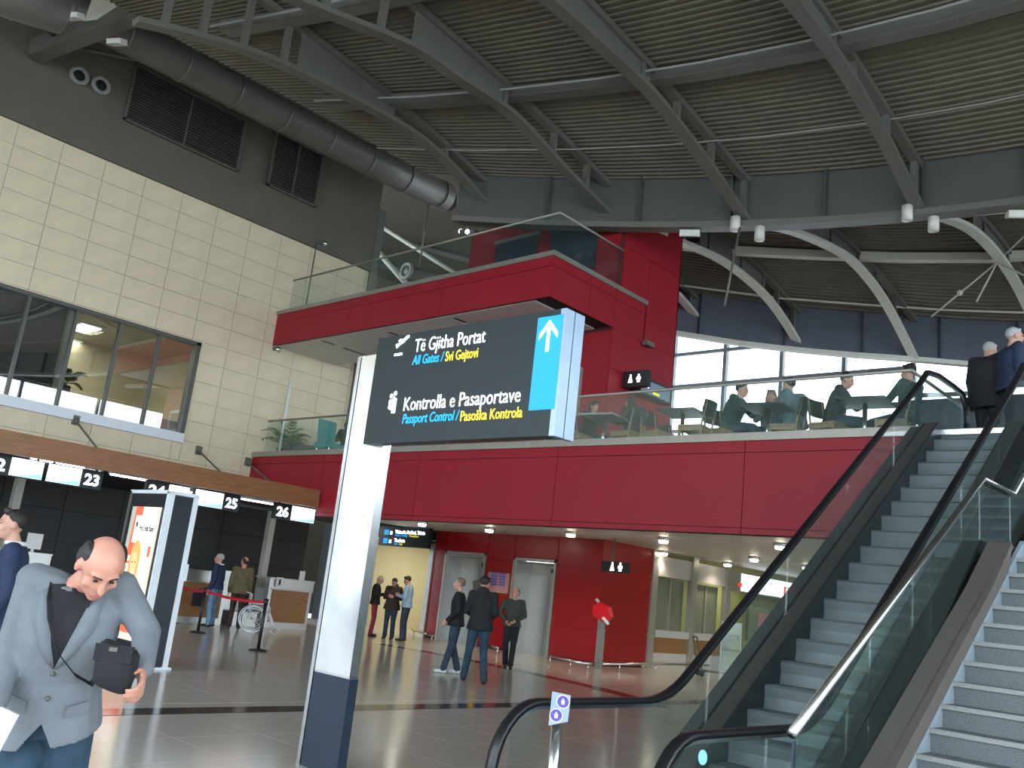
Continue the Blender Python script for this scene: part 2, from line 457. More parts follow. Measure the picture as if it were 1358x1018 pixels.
# louvred vents
for (ya, yb, za, zb, lab) in [(7.27, 10.22, 11.03, 12.45, 'wide dark louvred vent high on the grey wall'), (11.08, 12.6, 11.05, 12.58, 'narrower dark louvred vent high on the grey wall near the red balcony')]:
    t = thing('wall_vent', lab, 'vent', (XW + 0.04, ya, za), group=None)
    b = MB(); b.bx(XW + 0.04, XW + 0.06, ya, yb, za, zb); b.build('backing', G['slot'], t)
    b = MB()
    for (a, c_, d, e) in [(ya, yb, za, za + 0.05), (ya, yb, zb - 0.05, zb), (ya, ya + 0.05, za, zb), (yb - 0.05, yb, za, zb)]:
        b.bx(XW + 0.04, XW + 0.13, a, c_, d, e)
    b.bx(XW + 0.04, XW + 0.12, (ya + yb) / 2 - 0.015, (ya + yb) / 2 + 0.015, za, zb)
    b.build('frame', G['steel'], t)
    n = int((zb - za) / 0.068); sm = None
    for k in range(n):
        z = za + 0.05 + k * 0.068
        if z > zb - 0.06: break
        if sm is None:
            b = MB(); b.box((XW + 0.09, (ya + yb) / 2, z), (0.07, yb - ya - 0.1, 0.012), ry=0.7)
            o = b.build('slat', G['steel'], t); sm = o.data; z0 = z
        else:
            o = bpy.data.objects.new('slat', sm); C.objects.link(o); o.parent = t; o.location = (0, 0, z - z0)
# round jet nozzles
for k, (px, py, lab) in enumerate([(104, 101, 'round air nozzle high on the grey wall, farther from the louvred vents'), (133, 114, 'round air nozzle high on the grey wall, nearer the louvred vents')]):
    p = at(px, py, X=XW + 0.04)
    t = thing('air_nozzle', lab, 'nozzle', p)
    b = MB()
    ring = [p + Vector((0.05, 0.17 * math.cos(a), 0.17 * math.sin(a))) for a in [2 * math.pi * i / 20 for i in range(20)]]
    b.tube(ring, 0.05, 8, closed=True); b.build('rim', G['ringc'], t, True)
    b = MB(); b.tube([p, p + Vector((0.06, 0, 0))], [0.13, 0.11], 20); b.build('throat', G['slot'], t, True)
# small wall lamps / cameras
for px, py, lab in [(426, 322, 'small chrome spotlight at the foot of the grey wall band above the balcony'), (364, 462, 'small chrome spotlight under the end of the red balcony')]:
    p = at(px, py, X=XW + 0.04)
    t = thing('spotlight', lab, 'lamp', p)
    b = MB(); b.tube([p, p + Vector((0.05, 0, 0))], 0.06, 12); b.build('base', G['steel'], t, True)
    b = MB(); b.tube([p + Vector((0.08, 0, 0)), p + Vector((0.16, 0.06, -0.05))], [0.05, 0.07], 12); b.build('head', G['chrome'], t, True)

# office window
win = MB()
for y in [WY0 + 0.03, 3.0, 4.2, 5.3, 6.30, 7.30, 8.27, 9.2]:
    win.bx(XW - 0.14, XW - 0.02, y - 0.03, y + 0.03, WZ0, WZ1)
win.bx(XW - 0.2, XW + 0.03, WY1 - 0.11, WY1, WZ0, WZ1)
win.bx(XW - 0.2, XW + 0.03, WY0, WY1, WZ1 - 0.08, WZ1)
window1 = struct('window_1', win, G['bronze'])
b = MB(); b.bx(XW - 0.3, XW + 0.06, WY0, WY1, WZ0 - 0.02, WZ0 + 0.20); b.build('sill', G['whitepaint'], window1)
ed = [WY0 + 0.03, 3.0, 4.2, 5.3, 6.30, 7.30, 8.27, 9.2, WY1 - 0.08]
for a, c_ in zip(ed[:-1], ed[1:]):
    b = MB(); b.bx(XW - 0.09, XW - 0.08, a + 0.03, c_ - 0.03, WZ0 + 0.2, WZ1 - 0.08); b.build('pane', G['wglass'], window1)
# office behind the window
b = MB(); b.bx(-26, XW - 0.35, -9, 12, 4.0, 4.1); b.bx(-26.2, -26, -9, 12, 4.1, 7.6); b.bx(-26, XW - 0.35, 12, 12.2, 4.1, 7.6)
b.bx(-26, XW - 0.35, -9.2, -9, 4.1, 7.6)
b.bx(XW - 0.95, XW - 0.35, 7.0, 12, 4.1, 4.65)
b.bx(-26, XW - 0.35, 7.25, 7.35, 4.1, 7.6)
struct('wall_office', b, G['officewall'])
b = MB(); b.bx(-26, XW - 0.35, -9, 12, 7.2, 7.4); struct('ceiling_office', b, G['officeceil'])
b = MB(); b.bx(-24, XW - 0.45, 3, 7.24, 4.1, 7.1); struct('wall_partition', b, G['darkwall'])
for k, (px, py, lab) in enumerate([(112, 433, 'larger bright square ceiling light seen through the office window'), (86, 446, 'smaller ceiling light seen through the office window beside a mullion')]):
    p = at(px, py, Z=7.19)
    s_ = 0.5 if k == 0 else 0.22
    t = thing('ceiling_light', lab, 'light', (p.x, p.y, 7.12))
    b = MB(); b.bx(p.x - s_ - 0.03, p.x + s_ + 0.03, p.y - s_ * 0.5 - 0.03, p.y + s_ * 0.5 + 0.03, 7.15, 7.2); b.build('frame', G['whitepaint'], t)
    b = MB(); b.bx(p.x - s_, p.x + s_, p.y - s_ * 0.5, p.y + s_ * 0.5, 7.12, 7.15); b.build('diffuser', G['white_e'], t)
    l = bpy.data.lights.new('office', 'AREA'); l.energy = 60 if k == 0 else 30; l.size = 0.8; l.color = (1, 0.93, 0.7)
    lo = bpy.data.objects.new('office_lamp_glow', l); C.objects.link(lo); lo.location = (p.x, p.y, 7.1); lo.parent = None


def palm(name, label, base, h, spread, nf, pr=0.2, ph=0.4, w=0.03):
    t = thing(name, label, 'plant', base)
    base = Vector(base)
    b = MB(); b.tube([base, base + Vector((0, 0, ph))], [pr * 0.8, pr], 14); b.build('planter', G['pot'], t, True)
    for i in range(nf):
        a = 2 * math.pi * i / nf + random.uniform(-0.25, 0.25); el = random.uniform(0.5, 1.35)
        d = Vector((math.cos(a), math.sin(a), 0))
        p0 = base + Vector((0, 0, ph)); Ls = spread * random.uniform(0.8, 1.1)
        spine = [p0 + d * (Ls * u * math.cos(el) * 1.1) + Vector((0, 0, h * u * math.sin(el) * 1.2 - h * 0.55 * u * u)) for u in [j / 8 for j in range(9)]]
        f = MB(); f.tube(spine, [0.008] * 8 + [0.003], 4)
        sd = Vector((-d.y, d.x, 0))
        for j in range(2, 9):
            for sgn in (-1, 1):
                q = spine[j]; tdir = (spine[j] - spine[j - 1]).normalized()
                tip = q + (sd * sgn * 0.8 + tdir * 0.7 + Vector((0, 0, -0.35))) * Ls * 0.32 * (1.15 - j / 10)
                wv = tdir * w * 0.5
                f.add([q - wv, q + wv, (q + tip) / 2 + wv * 1.1 + Vector((0, 0, 0.01)), tip, (q + tip) / 2 - wv * 1.1 + Vector((0, 0, 0.01))], [(0, 1, 2, 3, 4)])
        f.build('frond', G['leaf'], t)
    return t


p = at(88, 500, X=-21.0)
palm('potted_palm', 'small palm with splayed fronds standing inside the office window', (p.x, p.y, 4.65), 0.75, 0.7, 9, 0.14, 0.35, 0.07)

# ------------------------------------------------------------------ canopy over the check-in desks
XF = -16.8
b = MB(); b.bx(XF - 0.06, XF, -10, 12.05, 2.95, 3.34)
can = thing('check_in_canopy', 'long canopy with a wood grain fascia above the check-in desks', 'canopy', (XF, 0, 2.95))
b.build('fascia', G['wood'], can)
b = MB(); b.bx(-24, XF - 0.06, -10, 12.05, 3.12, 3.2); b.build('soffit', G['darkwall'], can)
b = MB(); b.bx(XF - 0.5, XF - 0.06, -10, 12.05, 3.2, 3.3); b.build('top_sheet', G['steel'], can)
for k, (a, c_) in enumerate([((100, 557), (127, 592)), ((263, 597), (297, 630)), ((328, 612), (365, 645))]):
    p = at(*a, X=XW + 0.02); q = at(*c_, Y=p.y)
    q2 = p + (q - p) * 1.12
    t = thing('canopy_tie_rod', ['steel tie rod holding the canopy below the office window', 'steel tie rod holding the canopy left of the red band', 'steel tie rod crossing in front of the red band end'][k], 'rod', p)
    b = MB(); b.tube([p, q2], 0.022, 8); b.build('rod', G['steel'], t, True)
    b = MB(); b.box(p + Vector((0.02, 0, 0)), (0.06, 0.14, 0.2)); b.tube([p, p + (q - p) * 0.12], [0.07, 0.03], 8); b.build('bracket', G['steel'], t)
# back of the check-in area
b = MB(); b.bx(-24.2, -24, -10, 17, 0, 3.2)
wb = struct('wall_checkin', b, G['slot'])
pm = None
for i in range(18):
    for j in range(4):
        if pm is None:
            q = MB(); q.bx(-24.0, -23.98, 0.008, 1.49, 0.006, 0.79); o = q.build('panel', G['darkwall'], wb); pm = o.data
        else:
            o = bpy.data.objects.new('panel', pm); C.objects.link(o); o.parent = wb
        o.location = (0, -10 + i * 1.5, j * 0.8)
for (px, py, lab) in [(342, 795, 'pale square post between check-in desks 25 and 26'), (12, 700, 'pale square post beside the check-in sign 22')]:
    p = at(px, py, X=-22.6)
    b = MB(); b.bx(-22.7, -22.5, p.y - 0.09, p.y + 0.09, 0, 3.12); tag(b.build('post', G['steel_light']), lab, 'post')
# fluorescent tubes in the canopy soffit
for k, (a, c_) in enumerate([((46, 607), (106, 620)), ((110, 621), (131, 626)), ((151, 628), (198, 638)), ((243, 650), (262, 655)), ((323, 661), (382, 672)), ((2, 597), (30, 604))]):
    p = at(*a, Z=3.05); q = at(*c_, Z=3.05); x = (p.x + q.x) / 2
    t = thing('canopy_light', ['long tube light above the screen next to sign 23', 'short tube light above sign 23', 'tube light between sign 23 and the advertising column', 'tube light above the screen beside sign 25', 'tube light between signs 25 and 26', 'tube light above sign 22'][k], 'light', (x, p.y, 3.03))
    b = MB(); b.bx(x - 0.09, x + 0.09, p.y, q.y, 3.06, 3.12); b.build('housing', G['whitepaint'], t)
    b = MB(); b.bx(x - 0.05, x + 0.05, p.y + 0.02, q.y - 0.02, 3.03, 3.06); b.build('tube', G['tube'], t)


# check-in signs
def checkin(num, y0, y1, y2, number_first, lab1, z0=2.60, z1=2.95, X=-17.1):
    t = thing('check_in_sign', lab1, 'sign', (X, y0, z0))
    b = MB(); b.bx(X - 0.12, X - 0.02, y0, y2, z0, z1); b.build('case', G['signdark'], t)
    for yh in (y0 + 0.1, y2 - 0.14):
        b = MB(); b.bx(X - 0.08, X - 0.05, yh, yh + 0.04, z1, 3.12); b.build('hanger', G['steel'], t)
    sa, sb, na, nb = (y1, y2, y0, y1) if number_first else (y0, y1, y1, y2)
    b = MB(); b.bx(X - 0.02, X - 0.01, sa + 0.02, sb - 0.02, z0 + 0.02, z1 - 0.02)
    b.add([(X - 0.008, sa + 0.06, z0 + 0.025), (X - 0.008, sb - 0.03, z0 + 0.025), (X - 0.008, sb - 0.03, z0 + 0.11)], [(0, 1, 2)], 1)
    b.build('screen', [G['screen'], G['screenb']], t)
    text('number', num, (X - 0.015, na + 0.05, z0 + 0.07), (0, 1, 0), (0, 0, 1), 0.28, G['white_e'], t, bold=0.008, ext=0.003, width=(nb - na) - 0.11)
    return t


X = -17.1
def yy(px, py): return at(px, py, X=X).y
checkin('22', yy(-18, 600), yy(15, 608), yy(61, 615), True, 'check-in sign 22 with a white screen, cut by the left edge of the photo')
checkin('23', yy(65, 612), yy(111, 624), yy(138, 629), False, 'check-in sign 23 with a white screen on its left, above the man in navy')
checkin('24', yy(196, 640), yy(223, 650), yy(252, 655), True, 'check-in sign 24 mostly behind the top of the advertising column')
checkin('25', yy(259, 652), yy(298, 660), yy(319, 665), False, 'check-in sign 25 with a white screen on its left, right of the advertising column')
checkin('26', yy(366, 671), yy(387, 675), yy(419, 681), True, 'check-in sign 26 with a white screen on its right')

# check-in counters
def counter(y0, y1, lab, wall=True, x=-21.3):
    t = thing('check_in_desk', lab, 'desk', (x, (y0 + y1) / 2, 0))
    b = MB(); b.bx(x - 0.7, x - 0.04, y0, y1, 0.0, 1.0); b.bx(x - 0.25, x - 0.02, y0 - 0.02, y1 + 0.02, 1.0, 1.28); b.bx(x - 0.75, x + 0.03, y0 - 0.02, y1 + 0.02, 1.28, 1.31)
    b.build('body', G['steelbr'], t)
    b = MB(); b.bx(x - 0.04, x, y0 + 0.12, y1 - 0.12, 0.16, 1.0); b.build('front_panel', G['woody'], t)
    b = MB(); b.bx(x - 0.03, x + 0.02, y0 + 0.05, y1 - 0.05, 1.0, 1.04); b.build('edge_strip', G['frame'], t)
    b = MB(); b.bx(x - 0.1, x - 0.05, y0 + 0.05, y1 - 0.05, 0, 0.14); b.build('plinth', G['slot'], t)
    return t
counter(14.15, 15.55, 'check-in desk under sign 26 with a wooden front and steel top')
counter(11.3, 12.9, 'check-in desk beside the advertising column with a wooden front')
counter(5.8, 8.4, 'check-in desk behind the man in the navy suit')
for (ya, yb, lab) in [(13.2, 14.0, 'steel baggage scale panel left of the desk under sign 26')]:
    t = thing('baggage_scale', lab, 'scale', (-21.5, ya, 0))
    b = MB(); b.bx(-22.2, -21.45, ya, yb, 0, 0.35); b.build('bed', G['steelbr'], t)
    b = MB(); b.bx(-22.3, -22.2, ya, yb, 0, 1.35); b.build('back_panel', G['steelbr'], t)
    b = MB(); b.bx(-22.2, -22.18, ya + 0.25, ya + 0.5, 0.9, 1.2); b.build('display', G['black'], t)
# papers on the desks
def sheet(px, py, X, w_, h_, lab, z=None, mt='paper'):
    p = at(px, py, X=X)
    b = MB(); b.bx(p.x, p.x + 0.008, p.y - w_ / 2, p.y + w_ / 2, p.z, p.z + h_)
    return tag(b.build('notice', G[mt]), lab, 'notice')
p = at(401, 762, X=-21.45)
q = MB(); q.bx(-21.46, -21.45, p.y - 0.09, p.y + 0.09, 1.31, 1.56); tag(q.build('notice', G['paper']), 'white notice standing on top of the desk under sign 26', 'notice')
t = thing('notice', 'white notice with a dark figure on the front of the desk under sign 26', 'notice', at(370, 778, X=-21.26))
p = at(370, 778, X=-21.26)
b = MB(); b.bx(p.x - 0.02, p.x, p.y - 0.11, p.y + 0.11, p.z, p.z + 0.25); b.build('sheet', G['paper'], t)
b = MB(); b.bx(p.x, p.x + 0.004, p.y - 0.03, p.y + 0.03, p.z + 0.05, p.z + 0.2); b.build('print', G['brownc'], t)
p = at(45, 722, X=-21.5)
q = MB(); q.bx(-21.55, -21.5, p.y - 0.16, p.y + 0.16, 1.38, 1.72); q.bx(-21.56, -21.52, p.y - 0.03, p.y + 0.03, 1.31, 1.4); tag(q.build('monitor', G['paper']), 'white monitor standing on the desk behind the man in navy', 'monitor')

# ------------------------------------------------------------------ roof
def gY(x): return 16.56 - 0.0304 * (x + 1.36) ** 2  # roof curves, heights and rib planes: an earlier layout scaled about the camera
RX = [-27.15, -18.1, -15.38, -13.12, -12.31, -10.81, -9.68, -8.33, -7.29, -6.02, -2.71, 0.91, 12.67]
RY = [11.77, 14.93, 17.65, 20.27, 21.45, 22.9, 23.8, 24.71, 25.57, 26.34, 27.51, 28.05, 28.42]
def rY(x): return float(np.interp(x, RX, RY))
def dz1(v): return float(np.interp(v, [-1.2, -0.2, 0.0, 0.3, 0.5, 0.72, 0.88, 1.0], [10.917, 11.234, 11.234, 11.188, 11.053, 10.781, 10.464, 10.175]))
def dz2(v): return float(np.interp(v, [0, 0.12, 0.3, 0.5, 0.7, 0.85, 1.0], [10.238, 10.464, 10.691, 10.754, 10.645, 10.464, 10.211]))
def deck1(x, v):
    for _ in range(4):
        y = 1.8 + v * (gY(x) - 1.8) if v >= 0 else 1.8 + v * 11.5
        x = max(x, float(np.interp(y, [-12, 1.8, 6, 8, 10, 12], [-16.3, -16.16, -15.72, -15.24, -14.62, -14.0])))
    return Vector((x, y, dz1(v)))
def deck2(x, v):
    x = max(x, -14.0)
    return Vector((x, gY(x) + v * (rY(x) - gY(x)), dz2(v)))
def corrug(fn, v0, v1, n, xs_, amp=0.035):
    vs = []; fs = []
    prof = []
    for i in range(n):
        for u, h in ((0.0, 0), (0.38, 0), (0.5, 1), (0.88, 1)):
            prof.append((v0 + (v1 - v0) * (i + u) / n, h))
    prof.append((v1, 0))
    for v, h in prof:
        for x in xs_:
            p = fn(x, v); vs.append((p.x, p.y, p.z + h * amp))
    W_ = len(xs_)
    for i in range(len(prof) - 1):
        for k in range(W_ - 1):
            fs.append((i * W_ + k, i * W_ + k + 1, (i + 1) * W_ + k + 1, (i + 1) * W_ + k))
    b = MB(); b.add(vs, fs); return b
xs_ = [-17.5 + 1.0 * i for i in range(30)]
struct('ceiling', corrug(deck1, 0, 1, 96, xs_), G['deck'])
struct('ceiling_near', corrug(deck1, -1.2, 0, 80, xs_), G['deck'])
xs2 = [-15.5 + 1.0 * i for i in range(28)]
struct('ceiling_far', corrug(deck2, 0.005, 1, 46, xs2, 0.07), G['deck'])
b = MB(); b.bx(-30, 13, -13, 33, 14.2, 14.4); struct('ceiling_outer', b, G['greywall'])

# deep curved girder
def girder(name, fn, z0, z1, xs_, wf, lab, mtop, mflange, th=0.06):
    t = thing(name, lab, 'girder', (xs_[0], fn(xs_[0]), z0))
    b = MB(); vs = []; fs = []
    for x in xs_:
        y = fn(x)
        vs += [(x, y - th, z0), (x, y + th, z0), (x, y + th, z1), (x, y - th, z1)]
    for i in range(len(xs_) - 1):
        a = i * 4
        for k in range(4): fs.append((a + k, a + (k + 1) % 4, a + 4 + (k + 1) % 4, a + 4 + k))
    b.add(vs, fs); b.build('web', mtop, t)
    b = MB(); vs = []; fs = []
    for x in xs_:
        y = fn(x)
        vs += [(x, y - wf, z0 - 0.12), (x, y + wf, z0 - 0.12), (x, y + wf, z0), (x, y - wf, z0)]
    for i in range(len(xs_) - 1):
        a = i * 4
        for k in range(4): fs.append((a + k, a + (k + 1) % 4, a + 4 + (k + 1) % 4, a + 4 + k))
    b.add(vs, fs); b.build('bottom_flange', mflange, t)
    for x in [xs_[0] + 1.65 * i for i in range(1, int((xs_[-1] - xs_[0]) / 1.65))]:
        y = fn(x); b = MB(); b.box((x, y - th - 0.06, (z0 + z1) / 2), (0.03, 0.12, z1 - z0)); b.build('stiffener', mtop, t)
    return t
G['girder'] = mat('dark painted girder', (0.060, 0.062, 0.056), 0.6, var=0.08, scale=2)
G['girderb'] = mat('dark blue grey spandrel', (0.075, 0.085, 0.11), 0.6, var=0.08, scale=2)
girder('curved_roof_girder', gY, 9.22, 10.28, [-13.5 + 0.8 * i for i in range(32)], 0.16, 'deep dark curved steel girder crossing the hall under the roof', G['girder'], G['steel'])
girder('curved_window_girder', rY, 9.06, 10.28, [-16.0 + 0.8 * i for i in range(35)], 0.14, 'dark curved spandrel girder above the bright far windows', G['girderb'], G['steel_light'])


# roof ribs
def rib(lab, pts, X0=None, web=(0.35, 0.72), far=False, X1=None, col=None, gx=None):
    G0 = pts[0]
    t = thing('roof_rib', lab, 'rib', (pts[0].x, pts[0].y, pts[0].z))
    b = MB(); b.sweep(pts, [(-0.11, -0.05), (0.11, -0.05), (0.11, 0.05), (-0.11, 0.05)], (1, 0, 0)); b.build('bottom_chord', col or G['steel'], t)
    return t


def ribset(lab, pxs, Xp, chordmat, zt, planeB=None, webspan=None, struts=()):
    """pxs: bottom chord pixel points; the rib stands in the vertical plane through Xp (and planeB)."""
    P = []
    for px, py in pxs:
        if planeB is None: P.append(at(px, py, X=Xp))
        else:
            a = Vector(Xp); c_ = Vector(planeB); nrm = Vector((c_.y - a.y, -(c_.x - a.x), 0)).normalized()
            d = Vector(M @ np.array([px - CX, py - CY, FPX])); e = Vector(EYE)
            tt = (Vector((a.x, a.y, 0)) - e).dot(nrm) / d.dot(nrm); P.append(e + d * tt)
    # densify with catmull-rom
    Q = []
    for i in range(len(P) - 1):
        p0 = P[max(i - 1, 0)]; p1 = P[i]; p2 = P[i + 1]; p3 = P[min(i + 2, len(P) - 1)]
        for k in range(5):
            u = k / 5
            Q.append(0.5 * ((2 * p1) + (p2 - p0) * u + (2 * p0 - 5 * p1 + 4 * p2 - p3) * u * u + (3 * p1 - p0 - 3 * p2 + p3) * u ** 3))
    Q.append(P[-1])
    side = (Q[-1] - Q[0]); side = Vector((side.y, -side.x, 0)).normalized()
    t = thing('roof_rib', lab, 'rib', Q[0])
    b = MB(); b.sweep(Q, [(-0.11, -0.045), (0.11, -0.045), (0.11, 0.045), (-0.11, 0.045)], side); b.build('bottom_chord', chordmat, t)
    T = [Vector((q.x, q.y, zt(q) - 0.1)) for q in Q]
    T = [Vector((a.x, a.y, max(a.z, c_.z + 0.02))) for a, c_ in zip(T, Q)]
    b = MB(); b.sweep(T, [(-0.08, -0.06), (0.08, -0.06), (0.08, 0.06), (-0.08, 0.06)], side); b.build('top_chord', G['steel'], t)
    L_ = len(Q)
    if webspan:
        i0, i1 = int(webspan[0] * (L_ - 1)), int(webspan[1] * (L_ - 1))
        vs = []; fs = []
        for i in range(i0, i1 + 1):
            vs += [Q[i] - side * 0.012, Q[i] + side * 0.012, T[i] + side * 0.012, T[i] - side * 0.012]
        for i in range(i1 - i0):
            a = i * 4
            for k in range(4): fs.append((a + k, a + (k + 1) % 4, a + 4 + (k + 1) % 4, a + 4 + k))
        n_ = (i1 - i0) * 4; fs += [(0, 1, 2, 3), (n_, n_ + 1, n_ + 2, n_ + 3)]
        b = MB(); b.add(vs, fs); b.build('web_plate', G['steel'], t)
    for s_ in struts:
        i = int(s_ * (L_ - 1)); q = Q[i]; u = T[i]
        if (u - q).length < 0.1: continue
        b = MB(); tn = (Q[min(i + 1, L_ - 1)] - Q[max(i - 1, 0)]).normalized() * 0.05
        b.add([q - tn - side * 0.06, q + tn - side * 0.06, q + tn + side * 0.06, q - tn + side * 0.06, u - tn - side * 0.06, u + tn - side * 0.06, u + tn + side * 0.06, u - tn + side * 0.06],
              [(0, 1, 2, 3), (4, 5, 6, 7), (0, 1, 5, 4), (1, 2, 6, 5), (2, 3, 7, 6), (3, 0, 4, 7)])
        b.build('strut', G['steel'], t)
    return t


def zt1(q):
    v = (q.y - 1.8) / (gY(q.x) - 1.8); return dz1(v) if v < 1 else dz2(0)
def zt2(q):
    v = (q.y - gY(q.x)) / (rY(q.x) - gY(q.x)); return dz2(min(max(v, 0), 1))
ribset('roof rib ending above the right of the escalator, nearest the right edge', [(985, -90), (1050, 0), (1095, 58), (1130, 110), (1175, 190), (1218, 277)], -5.34, G['steel'], zt1, webspan=(0, 0.45), struts=(0.45, 0.62, 0.8, 0.97))
ribset('roof rib ending just right of the red tower top', [(600, -105), (680, -38), (740, 10), (800, 64), (860, 120), (905, 175), (950, 235), (990, 294)], -8.33, G['steel'], zt1, webspan=(0.25, 0.58), struts=(0.05, 0.15, 0.57, 0.7, 0.85, 0.98))
ribset('roof rib running down to the left side of the red tower', [(300, -40), (430, 15), (545, 62), (612, 107), (680, 153), (745, 222), (812, 290)], -10.86, G['steel'], zt1, webspan=(0.35, 0.66), struts=(0.08, 0.18, 0.27, 0.66, 0.8, 0.92))
ribset('roof rib nearest the round duct, ending over the upper balcony', [(180, 28), (250, 45), (340, 72), (430, 112), (540, 172), (600, 222), (655, 285)], -13.1, G['steel'], zt1, webspan=(0.45, 0.66), struts=(0.1, 0.2, 0.32, 0.42, 0.8))
GA = lambda x: (x, gY(x), 0)
ribset('pale arched rib above the seated diners, springing left of the hanging lamp bosses', [(990, 298), (1030, 302), (1060, 310), (1100, 327), (1130, 346), (1160, 380), (1185, 420), (1214, 478)], (-8.31, 15.02, 0), G['steel_light'], zt2, planeB=(-8.33, 24.7, 0), webspan=(0.3, 0.6), struts=(0.12, 0.3, 0.45, 0.6, 0.72, 0.86))
ribset('pale arched rib at the right edge above the two men', [(1219, 284), (1255, 290), (1290, 306), (1320, 335), (1343, 368), (1362, 405), (1380, 450)], (-5.34, 16.0, 0), G['steel_light'], zt2, planeB=(-5.34, 26.5, 0), webspan=(0.35, 0.6), struts=(0.12, 0.25, 0.4, 0.6, 0.8))
ribset('pale arched rib beginning behind the top of the red tower', [(850, 300), (905, 322), (960, 347), (1010, 387), (1040, 425), (1063, 464)], (-10.77, 13.85, 0), G['steel_light'], zt2, planeB=(-10.86, 22.9, 0), webspan=(0.3, 0.6), struts=(0.2, 0.35, 0.5, 0.6, 0.75, 0.88))
ribset('short pale arched rib just right of the red tower edge', [(880, 372), (905, 398), (925, 422), (945, 448)], (-12.85, 12.67, 0), G['steel_light'], zt2, planeB=(-12.85, 20.6, 0), struts=(0.5,))

# cable anchors / bosses on the girder, lamps, hanging rod
for (px, py, lab) in [(975, 298, 'left steel bolt boss under the girder above the pale rib start'), (1203, 284, 'left steel bolt boss under the girder nearer the right edge')]:
    p = at(px, py, Y=gY(at(px, py, Z=9.2).x) - 0.2)
    t = thing('girder_boss', lab, 'boss', p)
    b = MB(); b.tube([p + Vector((0, 0, -0.12)), p + Vector((0, 0, 0.16))], 0.10, 12); b.build('pin', G['steel_light'], t, True)
    q = p + Vector((0.35, 0.35, -0.12)); b = MB(); b.tube([q + Vector((0, 0, -0.14)), q + Vector((0, 0, 0.16))], 0.10, 12); b.build('pin', G['steel_light'], t, True)
b = MB(); b.tube([at(981, 302, X=-8.3), at(961, 405, X=-8.3)], 0.025, 6)
tag(b.build('hanging_rod', G['steel'], None, True), 'thin steel rod hanging below the girder right of the red tower', 'rod')
# cross bracing cables with a turnbuckle near the right edge
b = MB()
for a, c_ in [((1235, 420), (1322, 348)), ((1322, 348), (1400, 385)), ((1322, 348), (1392, 280)), ((1322, 348), (1295, 400))]:
    b.tube([at(*a, Y=21.5), at(*c_, Y=21.5)], 0.022, 5)
p = at(1273, 388, Y=21.5); b.ell(p, (0.07, 0.07, 0.07))
tag(b.build('bracing_cable', G['steel_light'], None, True), 'crossed pale bracing cables under the far roof near the right edge', 'cable')

# pipes and purlins following the roof
def pipe(name, fn, v, x0, x1, r, dz, lab, mt, n=14, box=False):
    pts_ = [fn(x0 + (x1 - x0) * i / n, v) + Vector((0, 0, dz)) for i in range(n + 1)]
    b = MB()
    if box: b.sweep(pts_, [(-r, -r * 0.8), (r, -r * 0.8), (r, r * 0.8), (-r, r * 0.8)], (0, 1, 0))
    else: b.tube(pts_, r, 7)
    return tag(b.build(name, mt, None, not box), lab, 'purlin' if box else 'pipe')
pipe('roof_purlin', deck1, 0.50, -14.3, 10, 0.13, -0.16, 'dark box purlin crossing the roof over the near ribs', G['steel'], box=True)
pipe('roof_purlin', deck1, 0.74, -14.3, 10, 0.13, -0.16, 'dark box purlin crossing the roof nearer the girder', G['steel'], box=True)
pipe('roof_pipe', deck1, 0.47, -14.3, 10, 0.022, -0.30, 'thin pale sprinkler pipe beside the nearer dark purlin', G['ringc'])
pipe('roof_pipe', deck1, 0.71, -14.3, 10, 0.022, -0.30, 'thin pale sprinkler pipe beside the farther dark purlin', G['ringc'])
pipe('roof_pipe', deck1, 0.88, -14.3, 10, 0.014, -0.22, 'thinnest sprinkler pipe just before the curved girder', G['ringc'])
pipe('roof_purlin', deck2, 0.30, -14.5, 10, 0.12, -0.16, 'purlin in the far roof nearer the girder', G['steel_light'], box=True)
pipe('roof_purlin', deck2, 0.58, -14.5, 10, 0.12, -0.16, 'purlin in the far roof nearer the bright windows', G['steel_light'], box=True)
pipe('roof_pipe', deck2, 0.9, -14.5, 10, 0.03, -0.16, 'thin pipe running along the far roof edge above the windows', G['steel_light'])

# main round duct
axis = [at(60, -8, X=-18.4), at(200, 63, X=-18.4), at(350, 141, X=-18.4), at(500, 218, X=-18.4), at(592, 262, X=-18.4)]
t = thing('round_duct', 'long grey round air duct running along the grey wall under the roof', 'duct', axis[0])
b = MB(); b.tube(axis, 0.40, 20); b.build('pipe', G['duct'], t, True)
for k in range(9):
    u = 0.03 + k * 0.118; q = axis[0].lerp(axis[-1], u); q.z = float(np.interp(q.y, [a.y for a in axis], [a.z for a in axis]))
    d_ = (axis[-1] - axis[0]).normalized()
    b = MB(); b.tube([q - d_ * 0.025, q + d_ * 0.025], 0.415, 20); b.build('joint_ring', G['duct'], t, True)
b = MB(); e = axis[-1]; b.tube([e, e + Vector((0.0, 0.15, 0.1))], [0.40, 0.30], 20); b.build('end_cap', G['duct'], t, True)
b = MB(); b.tube([at(-60, -40, X=-15.4), at(20, -8, X=-15.4), at(82, 12, X=-15.4)], 0.42, 18)
tag(b.build('duct', G['duct'], None, True), 'short stub of round duct in the top left corner', 'duct')
